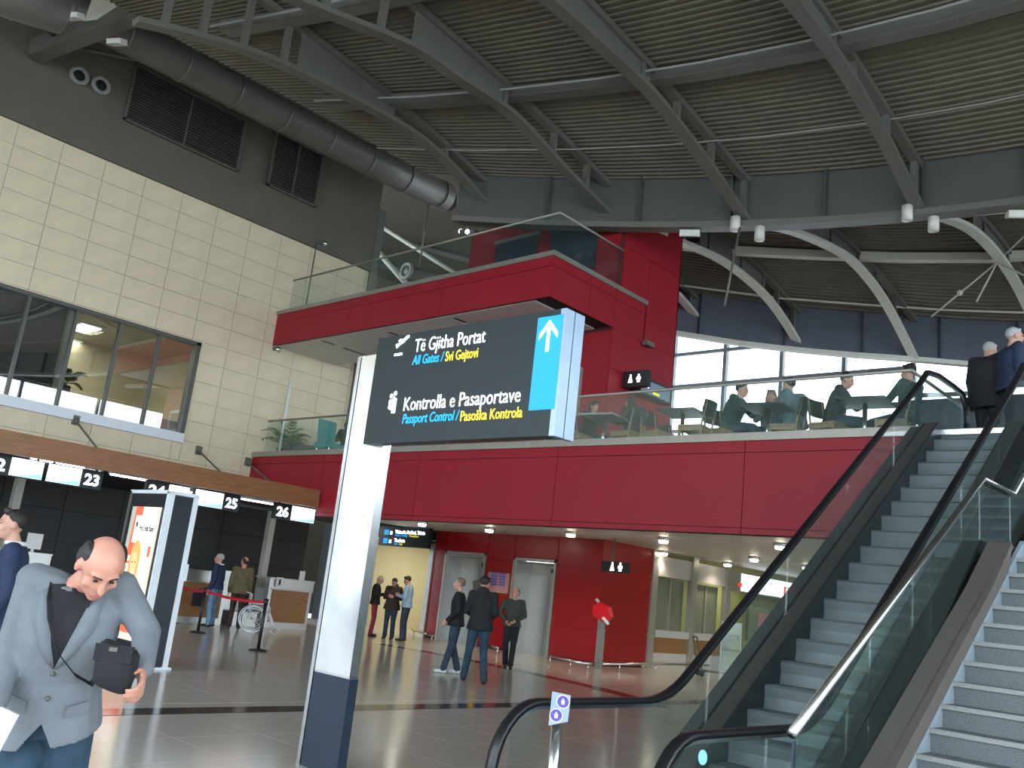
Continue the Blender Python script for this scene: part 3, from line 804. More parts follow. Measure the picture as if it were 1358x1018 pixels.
# inclined box beam in the top left corner, braces and flood lights
p, q = at(48, 68, X=XW + 0.1), at(262, -18, Z=11.6)
b = MB(); dn = Vector((0, 0.0, 0.0)); b.sweep([p, q], [(-0.16, -0.2), (0.16, -0.2), (0.16, 0.2), (-0.16, 0.2)], Vector((q.y - p.y, -(q.x - p.x), 0)))
tag(b.build('roof_beam', G['steel'], None), 'thick grey box beam running from the wall into the top left corner', 'beam')
b = MB(); b.tube([at(-10, -25, X=-17.5), at(78, 52, X=-19.0)], 0.05, 6); tag(b.build('brace', G['steel'], None, True), 'thin steel brace behind the box beam in the top left corner', 'brace')
b = MB(); b.tube([at(90, 62, X=-19.4), at(178, 78, X=-19.0)], 0.05, 6); tag(b.build('brace', G['steel'], None, True), 'thin steel brace under the box beam beside the flood light', 'brace')
p, q = at(118, 30, Z=11.4), at(150, -15, Z=11.9)
b = MB(); b.add([at(112, 28, Z=11.6), at(165, 22, Z=11.6), at(210, -20, Z=11.9), at(130, -25, Z=11.9)] + [v + Vector((0, 0, 0.05)) for v in [at(112, 28, Z=11.6), at(165, 22, Z=11.6), at(210, -20, Z=11.9), at(130, -25, Z=11.9)]], [(0, 1, 2, 3), (4, 5, 6, 7), (0, 1, 5, 4), (1, 2, 6, 5), (2, 3, 7, 6), (3, 0, 4, 7)])
tag(b.build('gusset_plate', G['steel_light'], None), 'pale steel gusset plate above the box beam in the top left corner', 'plate')
for (px, py, lab) in [(98, 22, 'flood light above the box beam in the top left corner'), (155, 56, 'flood light below the box beam in the top left corner'), (915, 309, 'flood light beside the top of the red tower'), (1352, 284, 'flood light under the girder at the right edge'), (622, 308, 'twin spotlight above the upper balcony rail')]:
    Z_ = 11.2 if px < 200 else 9.05
    p = at(px, py, Z=Z_) if px != 622 else at(px, py, Y=14.0)
    s_ = 0.16 if px < 200 else 0.2
    t = thing('flood_light', lab, 'lamp', p)
    b = MB(); b.box(p, (2.0 * s_, 1.3 * s_, 0.7 * s_), rz=0.5, rx=0.4); b.build('housing', G['steel_light'] if px != 622 else G['black'], t)
    if px != 622:
        b = MB(); b.box(p + Vector((0, -0.02, -0.36 * s_)), (1.8 * s_, 1.15 * s_, 0.06 * s_), rz=0.5, rx=0.4); b.build('lens', G['ringc'], t)
    else:
        for dx in (-0.14, 0.1):
            b = MB(); b.ell(p + Vector((dx, -0.15, -0.06 * (dx > 0))), (0.06, 0.05, 0.06)); b.build('lens', G['white_e'], t, True)
    b = MB(); b.tube([p + Vector((0, 0, 0.3 * s_)), p + Vector((0, 0, 0.3 * s_ + 0.35))], 0.025, 6); b.build('bracket', G['steel'], t)

# ------------------------------------------------------------------ far glazing, back walls, right-hand facade
def facade(name, p0, p1, z0, z1, nv, trans, mt, glz=True):
    p0 = Vector(p0); p1 = Vector(p1); d = p1 - p0; Ln = d.length; d.normalize(); nrm = Vector((-d.y, d.x, 0))
    b = MB(); ang = math.atan2(d.y, d.x)
    for i in range(nv + 1):
        c_ = p0 + d * Ln * i / nv; b.box((c_.x, c_.y, (z0 + z1) / 2), (0.14, 0.2, z1 - z0), rz=ang)
    for z in trans:
        c_ = (p0 + p1) / 2; b.box((c_.x, c_.y, z), (Ln, 0.14, 0.12), rz=ang)
    st = struct(name, b, mt)
    if glz:
        for i in range(nv):
            zz = [z0] + sorted([z for z in trans if z0 < z < z1]) + [z1]
            for a, c2 in zip(zz[:-1], zz[1:]):
                if c2 - a < 0.3: continue
                c_ = p0 + d * Ln * (i + 0.5) / nv
                g = MB(); g.box((c_.x, c_.y, (a + c2) / 2), (Ln / nv - 0.14, 0.01, c2 - a - 0.12), rz=ang); g.build('pane', G['glass'], st)
    return st
G['mull'] = mat('grey blue mullion', (0.22, 0.24, 0.27), 0.5, var=0.04)
facade('window_2', (-21.5, 29.6, 0), (-10.0, 29.6, 0), 4.1, 13.3, 5, [4.2, 8.4, 10.2, 11.5], G['mull'])
facade('window_3', (-10.0, 29.6, 0), (12.0, 31.5, 0), 9.2, 13.3, 8, [9.25, 10.6], G['mull'])
b = MB(); b.bx(-10.0, 12, 30.0, 30.2, 4.1, 9.2); struct('wall_back', b, G['girderb'])
b = MB(); b.bx(-30, -21.5, 28.5, 28.7, 4.1, 14.2); b.bx(-30, -29.8, 14.7, 28.7, 0, 14.2); struct('wall_back_left', b, G['greywall'])
facade('window_4', (11, -12, 0), (11, 29, 0), 0, 9.8, 10, [0.1, 3.3, 6.6, 9.7], G['mull'], glz=False)
b = MB(); b.bx(11, 11.3, -12, 33, 9.8, 14.2); struct('wall_right_upper', b, G['greywall'])
facade('window_5', (-20, -12, 0), (11, -12, 0), 0, 9.8, 8, [0.1, 3.3, 6.6, 9.7], G['mull'], glz=False)
b = MB(); b.bx(-20, 11, -12.3, -12, 9.8, 14.2); struct('wall_rear_upper', b, G['greywall'])

# bits of plant behind the upper balcony: ring duct, pipes
for (a, c_, r, lab) in [((498, 330), (560, 400), 0.10, 'pale pipe slanting down behind the upper balcony glass'), ((505, 300), (640, 385), 0.07, 'thin pale pipe crossing behind the upper balcony rail')]:
    b = MB(); b.tube([at(*a, Y=17.5), at(*c_, Y=19)], r, 8); tag(b.build('service_pipe', G['steel_light'], None, True), lab, 'pipe')
p = at(539, 359, Y=17.0); t = thing('air_nozzle', 'round air nozzle ring seen through the upper balcony glass', 'nozzle', p)
b = MB(); b.tube([p + Vector((0, 0.5, 0.15)), (p.x, p.y + 0.5, 14.2)], 0.03, 6); b.build('hanger', G['steel'], t, True)
b = MB(); b.tube([p + Vector((0.23 * math.cos(a), 0, 0.23 * math.sin(a))) for a in [2 * math.pi * i / 20 for i in range(20)]], 0.06, 8, closed=True); b.build('rim', G['ringc'], t, True)
b = MB(); b.tube([p, p + Vector((0, 1.4, 0.1))], 0.2, 16); b.build('throat', G['duct'], t, True)
for k, (a, c_, lab) in enumerate([((505, 350), (600, 372), 'upper dark steel beam in the void behind the upper balcony'), ((505, 312), (655, 352), 'lower dark steel beam in the void behind the upper balcony')]):
    b = MB(); b.tube([at(*a, Y=21), at(*c_, Y=21)], 0.14, 4); tag(b.build('service_beam', G['steel'], None), lab, 'beam')

# ------------------------------------------------------------------ mezzanine floor slab, red band, soffit
b = MB(); b.bx(-26, -4.2, 12.25, 30, 3.75, F2); b.bx(-4.2, 12, 12.6, 30, 3.75, F2); struct('floor_mezzanine', b, G['floor'])
YB = 12.1
b = MB(); b.bx(-16.9, -4.2, YB + 0.03, YB + 0.25, 2.78, 4.16); b.bx(XW, -16.9, YB + 0.03, YB + 0.25, 3.32, 4.16)
band = struct('wall_mezzanine_band', b, G['redjoint'])
xj = [XW, -16.9, -13.7, -10.1, -6.5, -4.2]
for a, c_ in zip(xj[:-1], xj[1:]):
    for z0, z1 in ((2.78, 2.86), (2.87, 3.98), (3.99, 4.16)):
        if a < -17 and z0 < 3: z0 = 3.32
        if z1 <= z0: continue
        q = MB(); q.bx(a + 0.006, c_ - 0.006, YB, YB + 0.03, z0, z1); q.build('panel', G['red'], band)
q = MB(); q.bx(XW, -4.0, YB - 0.04, YB + 0.28, 4.16, 4.28); q.build('cap', G['cap'], band)
# end return of the band facing the escalator void
q = MB(); q.bx(-4.2, -4.17, YB, 12.8, 2.78, 4.16); q.build('panel', G['red'], band)
# slatted soffit under the mezzanine
b = MB(); b.bx(-26, 12, YB + 0.25, 36, 3.30, 3.75); sof = struct('ceiling_lower', b, G['slot'])
sm = None
for i in range(62):
    x = -21.8 + i * 0.3
    if sm is None:
        q = MB(); q.bx(0.008, 0.292, YB + 0.26, 36, 3.26, 3.30); o = q.build('slat', G['soffit'], sof); sm = o.data; o.location = (x, 0, 0)
    else:
        o = bpy.data.objects.new('slat', sm); C.objects.link(o); o.parent = sof; o.location = (x, 0, 0)

# down lights in the soffit
DL = [(560, 694, 'by the hanging sign above the doorway'), (649, 702, 'above the left lift'), (757, 708, 'above the right lift with a dangling bracket'), (880, 716, 'right of the red wall corner, upper one'), (880, 733, 'right of the red wall corner, lower one'), (965, 748, 'above the shop pillar'), (1000, 741, 'above the lit shop sign, left one'), (1035, 724, 'above the lit shop sign beside the handrail'), (1070, 752, 'behind the escalator handrail at the far shop'), (477, 696, 'just right of the steel pylon'), (470, 690, '')]
for px, py, lab in DL:
    if not lab: continue
    p = at(px, py, Z=3.2)
    if p.y < YB + 0.5: p = at(px, py, Z=3.12)
    t = thing('downlight', 'glass downlight under the mezzanine ' + lab, 'light', (p.x, p.y, 3.26))
    b = MB(); b.tube([(p.x, p.y, 3.26), (p.x, p.y, 3.19)], [0.17, 0.15], 14); b.build('rim', G['chrome'], t, True)
    b = MB(); b.tube([(p.x, p.y, 3.2), (p.x, p.y, 3.13)], [0.12, 0.10], 12); b.build('lens', G['lamp'], t, True)
    l = bpy.data.lights.new('spot', 'SPOT'); l.energy = 36; l.spot_size = 2.4; l.spot_blend = 0.6; l.color = (1, 0.9, 0.72); l.shadow_soft_size = 0.1
    lo = bpy.data.objects.new('downlight_glow', l); C.objects.link(lo); lo.location = (p.x, p.y, 3.1)

# ------------------------------------------------------------------ upper balcony
XB = -10.68
bal = thing('upper_balcony', 'red cantilevered upper balcony with glass railing and slatted underside', 'balcony', (XB, YB, 7.05))
b = MB(); b.bx(XW + 0.05, XB - 0.03, YB + 0.03, 14.1, 7.12, 7.8); b.build('core', G['redjoint'], bal)
for a, c_ in [(XW, -16.8), (-16.8, -13.7), (-13.7, XB - 0.006)]:
    for z0, z1 in ((7.05, 7.66), (7.67, 7.86)):
        q = MB(); q.bx(a + 0.005, c_ - 0.005 if c_ < -11 else XB, YB, YB + 0.03, z0, z1); q.build('panel', G['red'], bal)
for a, c_ in [(YB + 0.03, 13.3), (13.3, 14.14), (14.14, 15.2)]:
    for z0, z1 in ((7.05, 7.66), (7.67, 7.86)):
        q = MB(); q.bx(XB - 0.03, XB, a + 0.004, c_ - 0.004, z0, z1); q.build('panel', G['red'], bal)
q = MB(); q.bx(XW, XB + 0.04, YB - 0.04, YB + 0.2, 7.86, 7.96); q.bx(XB - 0.2, XB + 0.04, YB + 0.2, 15.25, 7.86, 7.96); q.build('cap', G['cap'], bal)
q = MB(); q.bx(XW, XB - 0.1, YB + 0.1, 14.1, 7.08, 7.1); q.build('soffit_backing', G['slot'], bal)
for i in range(20):
    x = XW + 0.02 + i * 0.46
    if x + 0.44 > XB - 0.03: break
    if i in (3, 8, 13): segs = [(YB + 0.12, 12.5), (13.3, 14.12)] if i == 8 else [(YB + 0.12, 12.35), (12.75, 13.0), (13.9, 14.12)]
    else: segs = [(YB + 0.12, 14.12)]
    q = MB()
    q.bx(x, x + 0.45, YB + 0.12, 14.12, 7.05, 7.08) if len(segs) == 1 else [q.bx(x, x + 0.30, YB + 0.12, 14.12, 7.05, 7.08)] + [q.bx(x + 0.30, x + 0.45, a, c_, 7.05, 7.08) for a, c_ in segs]
    q.build('slat', G['soffit'], bal)
q = MB(); p = at(860, 456, X=XB + 0.1); q.box(p, (0.12, 0.28, 0.10)); tag(q.build('wall_lamp', G['steel']), 'small dark wall lamp on the tower below the balcony end', 'lamp')


def railing(name, lab, pts_, zb, zt, panels, mglass, post=None, seam=0.02, rail_r=0.025, base=True):
    """straight glass railing between plan points"""
    t = thing(name, lab, 'railing', (pts_[0][0], pts_[0][1], zb))
    for (a, c_), n in zip(zip(pts_[:-1], pts_[1:]), panels):
        a = Vector((a[0], a[1], 0)); c_ = Vector((c_[0], c_[1], 0)); d = c_ - a; L_ = d.length; ang = math.atan2(d.y, d.x)
        for i in range(n):
            q = a + d * (i + 0.5) / n
            g = MB(); g.box((q.x, q.y, (zb + zt) / 2), (L_ / n - seam, 0.014, zt - zb), rz=ang); g.build('glass_panel', mglass, t)
        g = MB(); g.tube([a + Vector((0, 0, zt + 0.01)), c_ + Vector((0, 0, zt + 0.01))], rail_r, 8); g.build('handrail', G['cap'], t, True)
    return t
railing('glass_railing', 'glass railing with thin steel rail on the upper red balcony', [(XW + 0.35, YB + 0.08), (XB - 0.03, YB + 0.08), (XB - 0.03, 15.0)], 7.96, 8.77, [8, 3], G['glassd'])
railing('glass_railing', 'glass railing along the mezzanine edge in front of the diners', [(XW + 0.3, YB + 0.1), (-4.15, YB + 0.1), (-4.15, 14.6)], 4.28, 5.07, [13, 2], G['glassg'])

# ------------------------------------------------------------------ red tower
tw = MB(); tw.bx(-15.2, XB - 0.03, 14.17, 16.44, F2, 9.98); tower = struct('wall_tower', tw, G['redjoint'])
zz = [F2, 5.2, 6.0, 6.8, 7.6, 8.4, 9.2, 10.15]
zz = [F2, 5.15, 6.2, 7.05]
for a, c_ in zip(zz[:-1], zz[1:]):
    q = MB(); q.bx(XB - 0.03, XB, 14.14, 16.47, a + 0.004, c_ - 0.004); q.build('panel', G['red'], tower)
q = MB(); q.bx(XB - 0.03, XB, 15.26, 16.47, 7.054, 8.9); q.build('panel', G['red'], tower)
q = MB(); q.bx(XB - 0.03, XB, 14.31, 16.47, 8.91, 10.0); q.build('panel', G['red'], tower)
q = MB(); q.bx(XB - 0.03, XB, 14.31, 15.25, 7.90, 8.9); q.build('panel', G['red'], tower)
for a, c_ in [(-15.2, -13.0), (-13.0, XB - 0.034)]:
    for z0, z1 in ((F2, 5.6), (5.6, 7.0), (7.9, 10.0)):
        q = MB(); q.bx(a + 0.004, c_ - 0.004, 14.14, 14.17, z0 + 0.004, z1 - 0.004); q.build('panel', G['red'], tower)
q = MB(); q.bx(-15.2, XB, 16.44, 16.47, F2, 10.0); q.build('panel', G['red'], tower)
# dark windows of the tower above the upper balcony
def yplane_rect(name, pa, pb, Yp, mt, parent, th=0.03):
    a = at(*pa, Y=Yp); c_ = at(*pb, Y=Yp)
    q = MB(); q.bx(min(a.x, c_.x), max(a.x, c_.x), Yp - th, Yp, min(a.z, c_.z), max(a.z, c_.z)); return q.build(name, mt, parent)
a = at(658, 332, Y=14.1); c_ = at(714, 312, Y=14.1)
w1 = MB(); w1.bx(a.x, c_.x, 14.08, 14.14, 8.2, 9.55); tw1 = struct('window_6', w1, G['navy'])
q = MB(); q.bx(a.x - 0.05, c_.x + 0.05, 14.06, 14.10, 9.5, 9.58); q.build('frame', G['cap'], tw1)
a = at(733, 300, Y=14.1); c_ = at(795, 330, Y=14.1)
w2 = MB(); w2.bx(a.x, c_.x - 0.1, 14.08, 14.14, 7.96, 9.7); struct('door_1', w2, G['navy'])
# door on the mezzanine level of the tower
a = at(757, 500, Y=14.1); c_ = at(771, 500, Y=14.1)
d2 = MB(); d2.bx(a.x - 0.5, c_.x, 14.06, 14.14, F2, 6.25); dr = struct('door_2', d2, G['frame'])
q = MB(); q.bx(a.x - 0.45, c_.x - 0.1, 14.04, 14.06, F2, 6.15); q.build('leaf', G['darkwall'], dr)

# dark ceiling sign with restroom pictograms on the tower (mezzanine) and the lit sign beside it
def pictos(parent, p, right, up, s, mt):
    right = Vector(right); up = Vector(up); n_ = right.cross(up).normalized() * 0.004
    def disc(c_, r, nm):
        q = MB(); vs = [c_ + n_ + (right * math.cos(a) + up * math.sin(a)) * r for a in [2 * math.pi * i / 10 for i in range(10)]]
        q.add(vs, [tuple(range(10))]); return q
    for k, dx in enumerate((0.0, 1.0)):
        c_ = p + right * dx * s
        q = MB()
        vs = [c_ + n_ + up * s * 0.36 + (right * math.cos(a) + up * math.sin(a)) * s * 0.11 for a in [2 * math.pi * i / 10 for i in range(10)]]
        q.add(vs, [tuple(range(10))])
        w_ = s * (0.28 if k == 0 else 0.2)
        q.add([c_ + n_ - up * s * 0.4 - right * w_, c_ + n_ - up * s * 0.4 + right * w_, c_ + n_ + up * s * 0.22 + right * s * 0.1, c_ + n_ + up * s * 0.22 - right * s * 0.1], [(0, 1, 2, 3)])
        if k: q.add([c_ + n_ - up * s * 0.1 - right * s * 0.3, c_ + n_ - up * s * 0.1 + right * s * 0.3, c_ + n_ + up * s * 0.18 + right * s * 0.22, c_ + n_ + up * s * 0.18 - right * s * 0.22], [(0, 1, 2, 3)])
        q.build('pictogram', mt, parent)


def boxsign(name, lab, pa, pb, Yp, th=0.15):
    a = at(*pa, Y=Yp); c_ = at(*pb, Y=Yp)
    t = thing(name, lab, 'sign', (a.x, Yp, min(a.z, c_.z)))
    q = MB(); q.bx(a.x, c_.x, Yp, Yp + th, min(a.z, c_.z), max(a.z, c_.z)); q.build('case', G['black'], t)
    return t, a, c_
t, a, c_ = boxsign('restroom_sign', 'dark hanging sign with two restroom pictograms on the tower above the diners', (823, 493), (857, 511), 14.6)
q = MB(); q.bx(XB, XB + 0.35, 14.65, 14.7, 6.1, 6.15); q.build('arm', G['black'], t)
pictos(t, Vector((a.x + (c_.x - a.x) * 0.40, 14.6, (a.z + c_.z) / 2)), (1, 0, 0), (0, 0, 1), abs(c_.x - a.x) * 0.30, G['white_e'])
p0 = at(848, 509, X=XB + 0.25); p1 = at(886, 533, X=XB + 0.25)
t = thing('hanging_sign', 'lit blue and white sign receding along the tower wall above the diners', 'sign', p1)
za = at(848, 520, X=XB + 0.25).z
q = MB(); q.bx(XB + 0.02, XB + 0.25, p0.y, p1.y + 0.1, p1.z - 0.05, p1.z + 0.33); q.build('case', G['black'], t)
q = MB(); q.bx(XB + 0.25, XB + 0.256, p0.y + 0.05, p1.y + 0.05, p1.z + 0.0, p1.z + 0.27); q.build('face', G['signside'], t)
text('lettering', 'WC', (XB + 0.262, p0.y + 0.1, p1.z + 0.12), (0, 1, 0), (0, 0, 1), 0.14, G['white_e'], t)
q = MB(); q.bx(XB + 0.256, XB + 0.26, p0.y + 0.5, p0.y + 0.75, p1.z + 0.03, p1.z + 0.08); q.build('yellow_line', G['yellow_e'], t)

# ------------------------------------------------------------------ lift wall and shops under the mezzanine
YE = 19.8
b = MB(); b.bx(-21.1, -20.6, YE + 0.0, YE + 0.2, 0, 3.26); b.bx(-18.85, -17.75, YE, YE + 0.2, 0, 3.26); b.bx(-16.15, -14.63, YE, YE + 0.2, 0, 3.26)
b.bx(-20.6, -18.85, YE, YE + 0.2, 2.66, 3.26); b.bx(-17.75, -16.15, YE, YE + 0.2, 2.62, 3.26); b.bx(-14.83, -14.63, YE + 0.2, 22.2, 0, 3.26)
lw = struct('wall_lifts', b, G['redjoint'])
hz_ = [0.1, 0.9, 1.7, 2.5, 3.26]
def rp(x0, x1, y0, y1):
    for a, c_ in zip(hz_[:-1], hz_[1:]):
        q = MB(); q.bx(x0, x1, y0, y1, a + 0.004, c_ - 0.004); q.build('panel', G['redground'], lw)
rp(-21.1, -20.62, YE - 0.03, YE); rp(-18.83, -17.77, YE - 0.03, YE); rp(-16.13, -14.6, YE - 0.03, YE); rp(-14.63, -14.6, YE, 22.2)
q = MB(); q.bx(-20.6, -18.85, YE - 0.03, YE, 2.67, 3.26); q.build('panel', G['redground'], lw)
q = MB(); q.bx(-17.75, -16.15, YE - 0.03, YE, 2.64, 3.26); q.build('panel', G['redground'], lw)
for k, (x0, x1, zt_) in enumerate([(-20.6, -18.85, 2.66), (-17.75, -16.15, 2.62)]):
    t = thing('elevator', ['left steel lift entrance in the red wall behind the standing men', 'right steel lift entrance in the red wall behind the walking man'][k], 'elevator', ((x0 + x1) / 2, YE, 0))
    q = MB(); q.bx(x0, x0 + 0.08, YE - 0.06, YE + 0.1, 0, zt_); q.bx(x1 - 0.08, x1, YE - 0.06, YE + 0.1, 0, zt_); q.bx(x0, x1, YE - 0.06, YE + 0.1, zt_ - 0.08, zt_); q.build('frame', G['frame'], t)
    q = MB(); q.bx(x0 + 0.08, x0 + 0.11, YE, YE + 0.7, 0, zt_ - 0.08); q.bx(x1 - 0.11, x1 - 0.08, YE, YE + 0.7, 0, zt_ - 0.08); q.bx(x0 + 0.1, x1 - 0.1, YE, YE + 0.7, zt_ - 0.12, zt_ - 0.09); q.build('jamb', G['steelbr'], t)
    q = MB(); q.bx(x0 + 0.1, x1 - 0.1, YE + 0.62, YE + 0.7, 2.2, zt_ - 0.1); q.build('header', G['frame'], t)
    mid = (x0 + x1) / 2
    for a, c_ in ((x0 + 0.11, mid - 0.005), (mid + 0.005, x1 - 0.11)):
        q = MB(); q.bx(a, c_, YE + 0.66, YE + 0.7, 0, 2.2); q.build('door', G['steelbr'], t)
    q = MB(); q.bx(mid + 0.1, mid + 0.45, YE + 0.60, YE + 0.62, 2.28, 2.4); q.build('display', G['black'], t)
    if k:
        q = MB(); q.bx(mid + 0.25, mid + 0.29, YE + 0.595, YE + 0.6, 2.31, 2.37); q.build('floor_indicator', G['redprint'], t)
# notice between the lifts
a = at(648, 758, Y=YE - 0.06); c_ = at(673, 787, Y=YE - 0.06)
t = thing('notice_board', 'pale notice board with blue print between the two lifts', 'notice', (a.x, YE - 0.06, c_.z))
x0, x1, z0, z1 = a.x, c_.x, c_.z, a.z
q = MB(); q.bx(x0, x1, YE - 0.06, YE - 0.03, z0, z1); q.build('frame', G['frame'], t)
q = MB(); q.bx(x0 + 0.03, x1 - 0.03, YE - 0.065, YE - 0.06, z0 + 0.03, z1 - 0.03); q.build('sheet', G['pinkpanel'], t)
q = MB()
for i in range(2):
    for j in range(5):
        q.bx(x0 + 0.12 + i * 0.32, x0 + 0.38 + i * 0.32, YE - 0.07, YE - 0.065, z0 + 0.2 + j * 0.08, z0 + 0.25 + j * 0.08)
q.build('print', G['bluepr'], t)
# grey flap board with yellow sticker behind the two men
p = at(712 / 1.0 * 0 + 638, 773, Y=YE - 0.4)
t = thing('tilted_panel', 'tilted grey board with a yellow sticker behind the standing men', 'board', (p.x, YE - 0.4, 0))
q = MB(); q.box((p.x, YE - 0.4, p.z), (0.62, 0.04, 0.26), ry=-0.3); q.build('board', G['steel'], t)
q = MB(); q.box((p.x + 0.17, YE - 0.43, p.z - 0.22), (0.14, 0.02, 0.2), ry=-0.15); q.build('sticker', G['yellow_e'], t)
q = MB(); q.tube([(p.x, YE - 0.4, 0), (p.x, YE - 0.4, p.z)], 0.03, 8); q.build('pole', G['steel'], t)
# doorway to the lit corridor at the left of the lifts
b = MB(); b.bx(-21.3, -21.1, YE - 0.08, YE + 0.3, 0, 2.9); b.bx(-24.6, -24.3, YE - 0.08, YE + 0.3, 0, 2.9); b.bx(-24.6, -21.1, YE - 0.08, YE + 0.3, 2.85, 2.95)
struct('door_3', b, G['frame'])
b = MB(); b.bx(-25.2, -20.7, 23.5, 23.7, 0, 3.26); b.bx(-25.2, -25.0, YE + 0.3, 23.5, 0, 3.26); b.bx(-20.9, -20.7, YE + 0.3, 23.5, 0, 3.26); struct('wall_corridor', b, G['cream'])
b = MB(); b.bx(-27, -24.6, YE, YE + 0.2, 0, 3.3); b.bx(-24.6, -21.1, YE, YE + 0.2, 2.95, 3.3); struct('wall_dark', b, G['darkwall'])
l = bpy.data.lights.new('corridor', 'AREA'); l.energy = 38; l.size = 2.0; l.color = (1, 0.95, 0.75)
lo = bpy.data.objects.new('corridor_glow', l); C.objects.link(lo); lo.location = (-22.8, 21.8, 3.1)
# corridor sign, two lines
a = at(505, 697, Y=18.9); c_ = at(566, 727, Y=18.9)
t = thing('hanging_sign', 'dark hanging sign with two lit lines of text above the corridor doorway', 'sign', (a.x, 18.9, c_.z))
q = MB(); q.bx(a.x, c_.x, 18.9, 19.05, c_.z, a.z); q.build('case', G['signdark'], t)
for x_ in (a.x + 0.2, c_.x - 0.23):
    q = MB(); q.bx(x_, x_ + 0.03, 18.96, 19.0, a.z, 3.26); q.build('hanger', G['steel'], t)
H_ = a.z - c_.z; Wd = c_.x - a.x
for ln, (zf, t1, t2, t3, w_) in enumerate([(0.66, 'Vizitorët, Parkimi, Taksia', 'Visitors, Parking /', 'Posetioci', 0.60), (0.22, 'Tualete', 'Toilets /', 'Toalet', 0.22)]):
    z = c_.z + H_ * zf
    text('lettering', t1, (a.x + Wd * 0.33, 18.893, z), (1, 0, 0), (0, 0, 1), 0.15, G['white_e'], t, bold=0.003, width=Wd * w_)
    text('lettering', t2, (a.x + Wd * 0.33, 18.893, z - H_ * 0.15), (1, 0, 0), (0, 0, 1), 0.10, G['cyan_e'], t, width=Wd * w_ * 0.45)
    text('lettering', t3, (a.x + Wd * 0.33 + Wd * w_ * 0.5, 18.893, z - H_ * 0.15), (1, 0, 0), (0, 0, 1), 0.10, G['yellow_e'], t, width=Wd * w_ * 0.3)
    q = MB(); q.bx(a.x + Wd * 0.10, a.x + Wd * 0.19, 18.893, 18.9, z - H_ * 0.1, z + H_ * 0.16); q.build('blue_symbol', G['blue_e'], t)
    q = MB(); q.bx(a.x + Wd * 0.22, a.x + Wd * 0.27, 18.893, 18.9, z - H_ * 0.08, z + H_ * 0.1); q.build('white_symbol', G['white_d'], t)
# ground floor restroom sign
t, a, c_ = boxsign('restroom_sign', 'dark restroom sign with two pictograms on the red wall under the mezzanine', (798, 743), (832, 760), 19.3, 0.12)
q = MB(); q.bx(a.x + 0.3, a.x + 0.34, 19.34, 19.38, max(a.z, c_.z), 3.26); q.build('hanger', G['steel'], t)
pictos(t, Vector((a.x + (c_.x - a.x) * 0.42, 19.3, (a.z + c_.z) / 2)), (1, 0, 0), (0, 0, 1), abs(c_.x - a.x) * 0.30, G['white_e'])

# low bumper rails
def bump(lab, pp, feet):
    Z = 0.17
    pts_ = [at(*p_, Z=Z) for p_ in pp]
    t = thing('bumper_rail', lab, 'rail', (pts_[0].x, pts_[0].y, 0))
    q = MB(); q.tube(pts_, 0.03, 8); q.build('rail', G['chrome'], t, True)
    for f_ in feet:
        s_ = at(*f_, Z=Z); q = MB(); q.tube([(s_.x, s_.y, 0), (s_.x, s_.y, Z)], 0.022, 6); q.build('leg', G['chrome'], t, True)
bump('short steel bumper rail left of the left lift', [(546, 835), (575, 843)], [(549, 836), (573, 842.5)])
bump('steel bumper rail around the red wall corner below the restroom sign', [(727, 869), (772, 879), (786, 880)], [(730, 870), (757, 875.8), (780, 879.5)])
bump('steel bumper rail in front of the shops', [(800, 880), (860, 880), (940, 882)], [(822, 880), (870, 880), (930, 881.6)])
bump('tiny steel bumper rail between the two lifts behind the men', [(652, 856), (661, 859)], [(660, 858.7)])

# shops on the right of the red wall
XS = -14.6
b = MB(); b.bx(XS - 3.2, XS - 3.0, 22.2, 36, 0, 3.3); b.bx(XS - 3.2, XS, 22.0, 22.2, 0, 3.3); struct('wall_shop', b, G['shopback'])
sh = MB()
for py in [(868, 760), (921, 760), (966, 760)]:
    y = at(*py, X=XS).y; sh.bx(XS - 0.12, XS + 0.05, y - 0.14, y + 0.14, 0, 3.26)
shopf = struct('trim_2', sh, G['frame'])
ya, yb, yc = at(870, 760, X=XS).y, at(921, 760, X=XS).y, at(966, 760, X=XS).y
for y0, y1 in ((ya, yb), (yb, yc)):
    t = thing('shop_front', 'shuttered shop bay with a blank pale sign ' + ('next to the red wall' if y0 == ya else 'beside the steel pillar'), 'shop', (XS, y0, 0))
    q = MB(); q.bx(XS - 0.12, XS - 0.02, y0 + 0.15, y1 - 0.15, 2.55, 3.12); q.build('sign_panel', G['shopsign'], t)
    q = MB(); q.bx(XS - 0.3, XS - 0.26, y0 + 0.15, y1 - 0.15, 1.05, 2.5); q.build('shutter', G['shopglass'], t)
    q = MB(); q.bx(XS - 0.26, XS - 0.2, y1 - 1.0, y1 - 0.9, 1.05, 2.5); q.build('mullion', G['frame'], t)
    q = MB(); q.bx(XS - 0.2, XS + 0.02, y0 + 0.15, y1 - 0.15, 0.85, 1.05); q.build('counter_edge', G['soffit'], t)
    q = MB(); q.bx(XS - 0.25, XS - 0.02, y0 + 0.15, y1 - 0.15, 0.42, 0.85); q.build('wood_front', G['woody'], t)
    q = MB(); q.bx(XS - 0.25, XS - 0.02, y0 + 0.15, y1 - 0.15, 0.0, 0.42); q.build('base', G['soffit'], t)
t = thing('lit_shop_sign', 'bright white lit shop sign with red letters seen under the escalator handrail', 'sign', (XS, yc + 0.2, 2.5))
q = MB(); q.bx(XS - 0.15, XS - 0.02, yc + 0.2, 36, 2.45, 3.1); q.build('case', G['frame'], t)
q = MB(); q.bx(XS - 0.02, XS - 0.01, yc + 0.9, 36, 2.5, 3.05); q.build('face', G['screen'], t)
y1 = at(1040, 772, X=XS).y
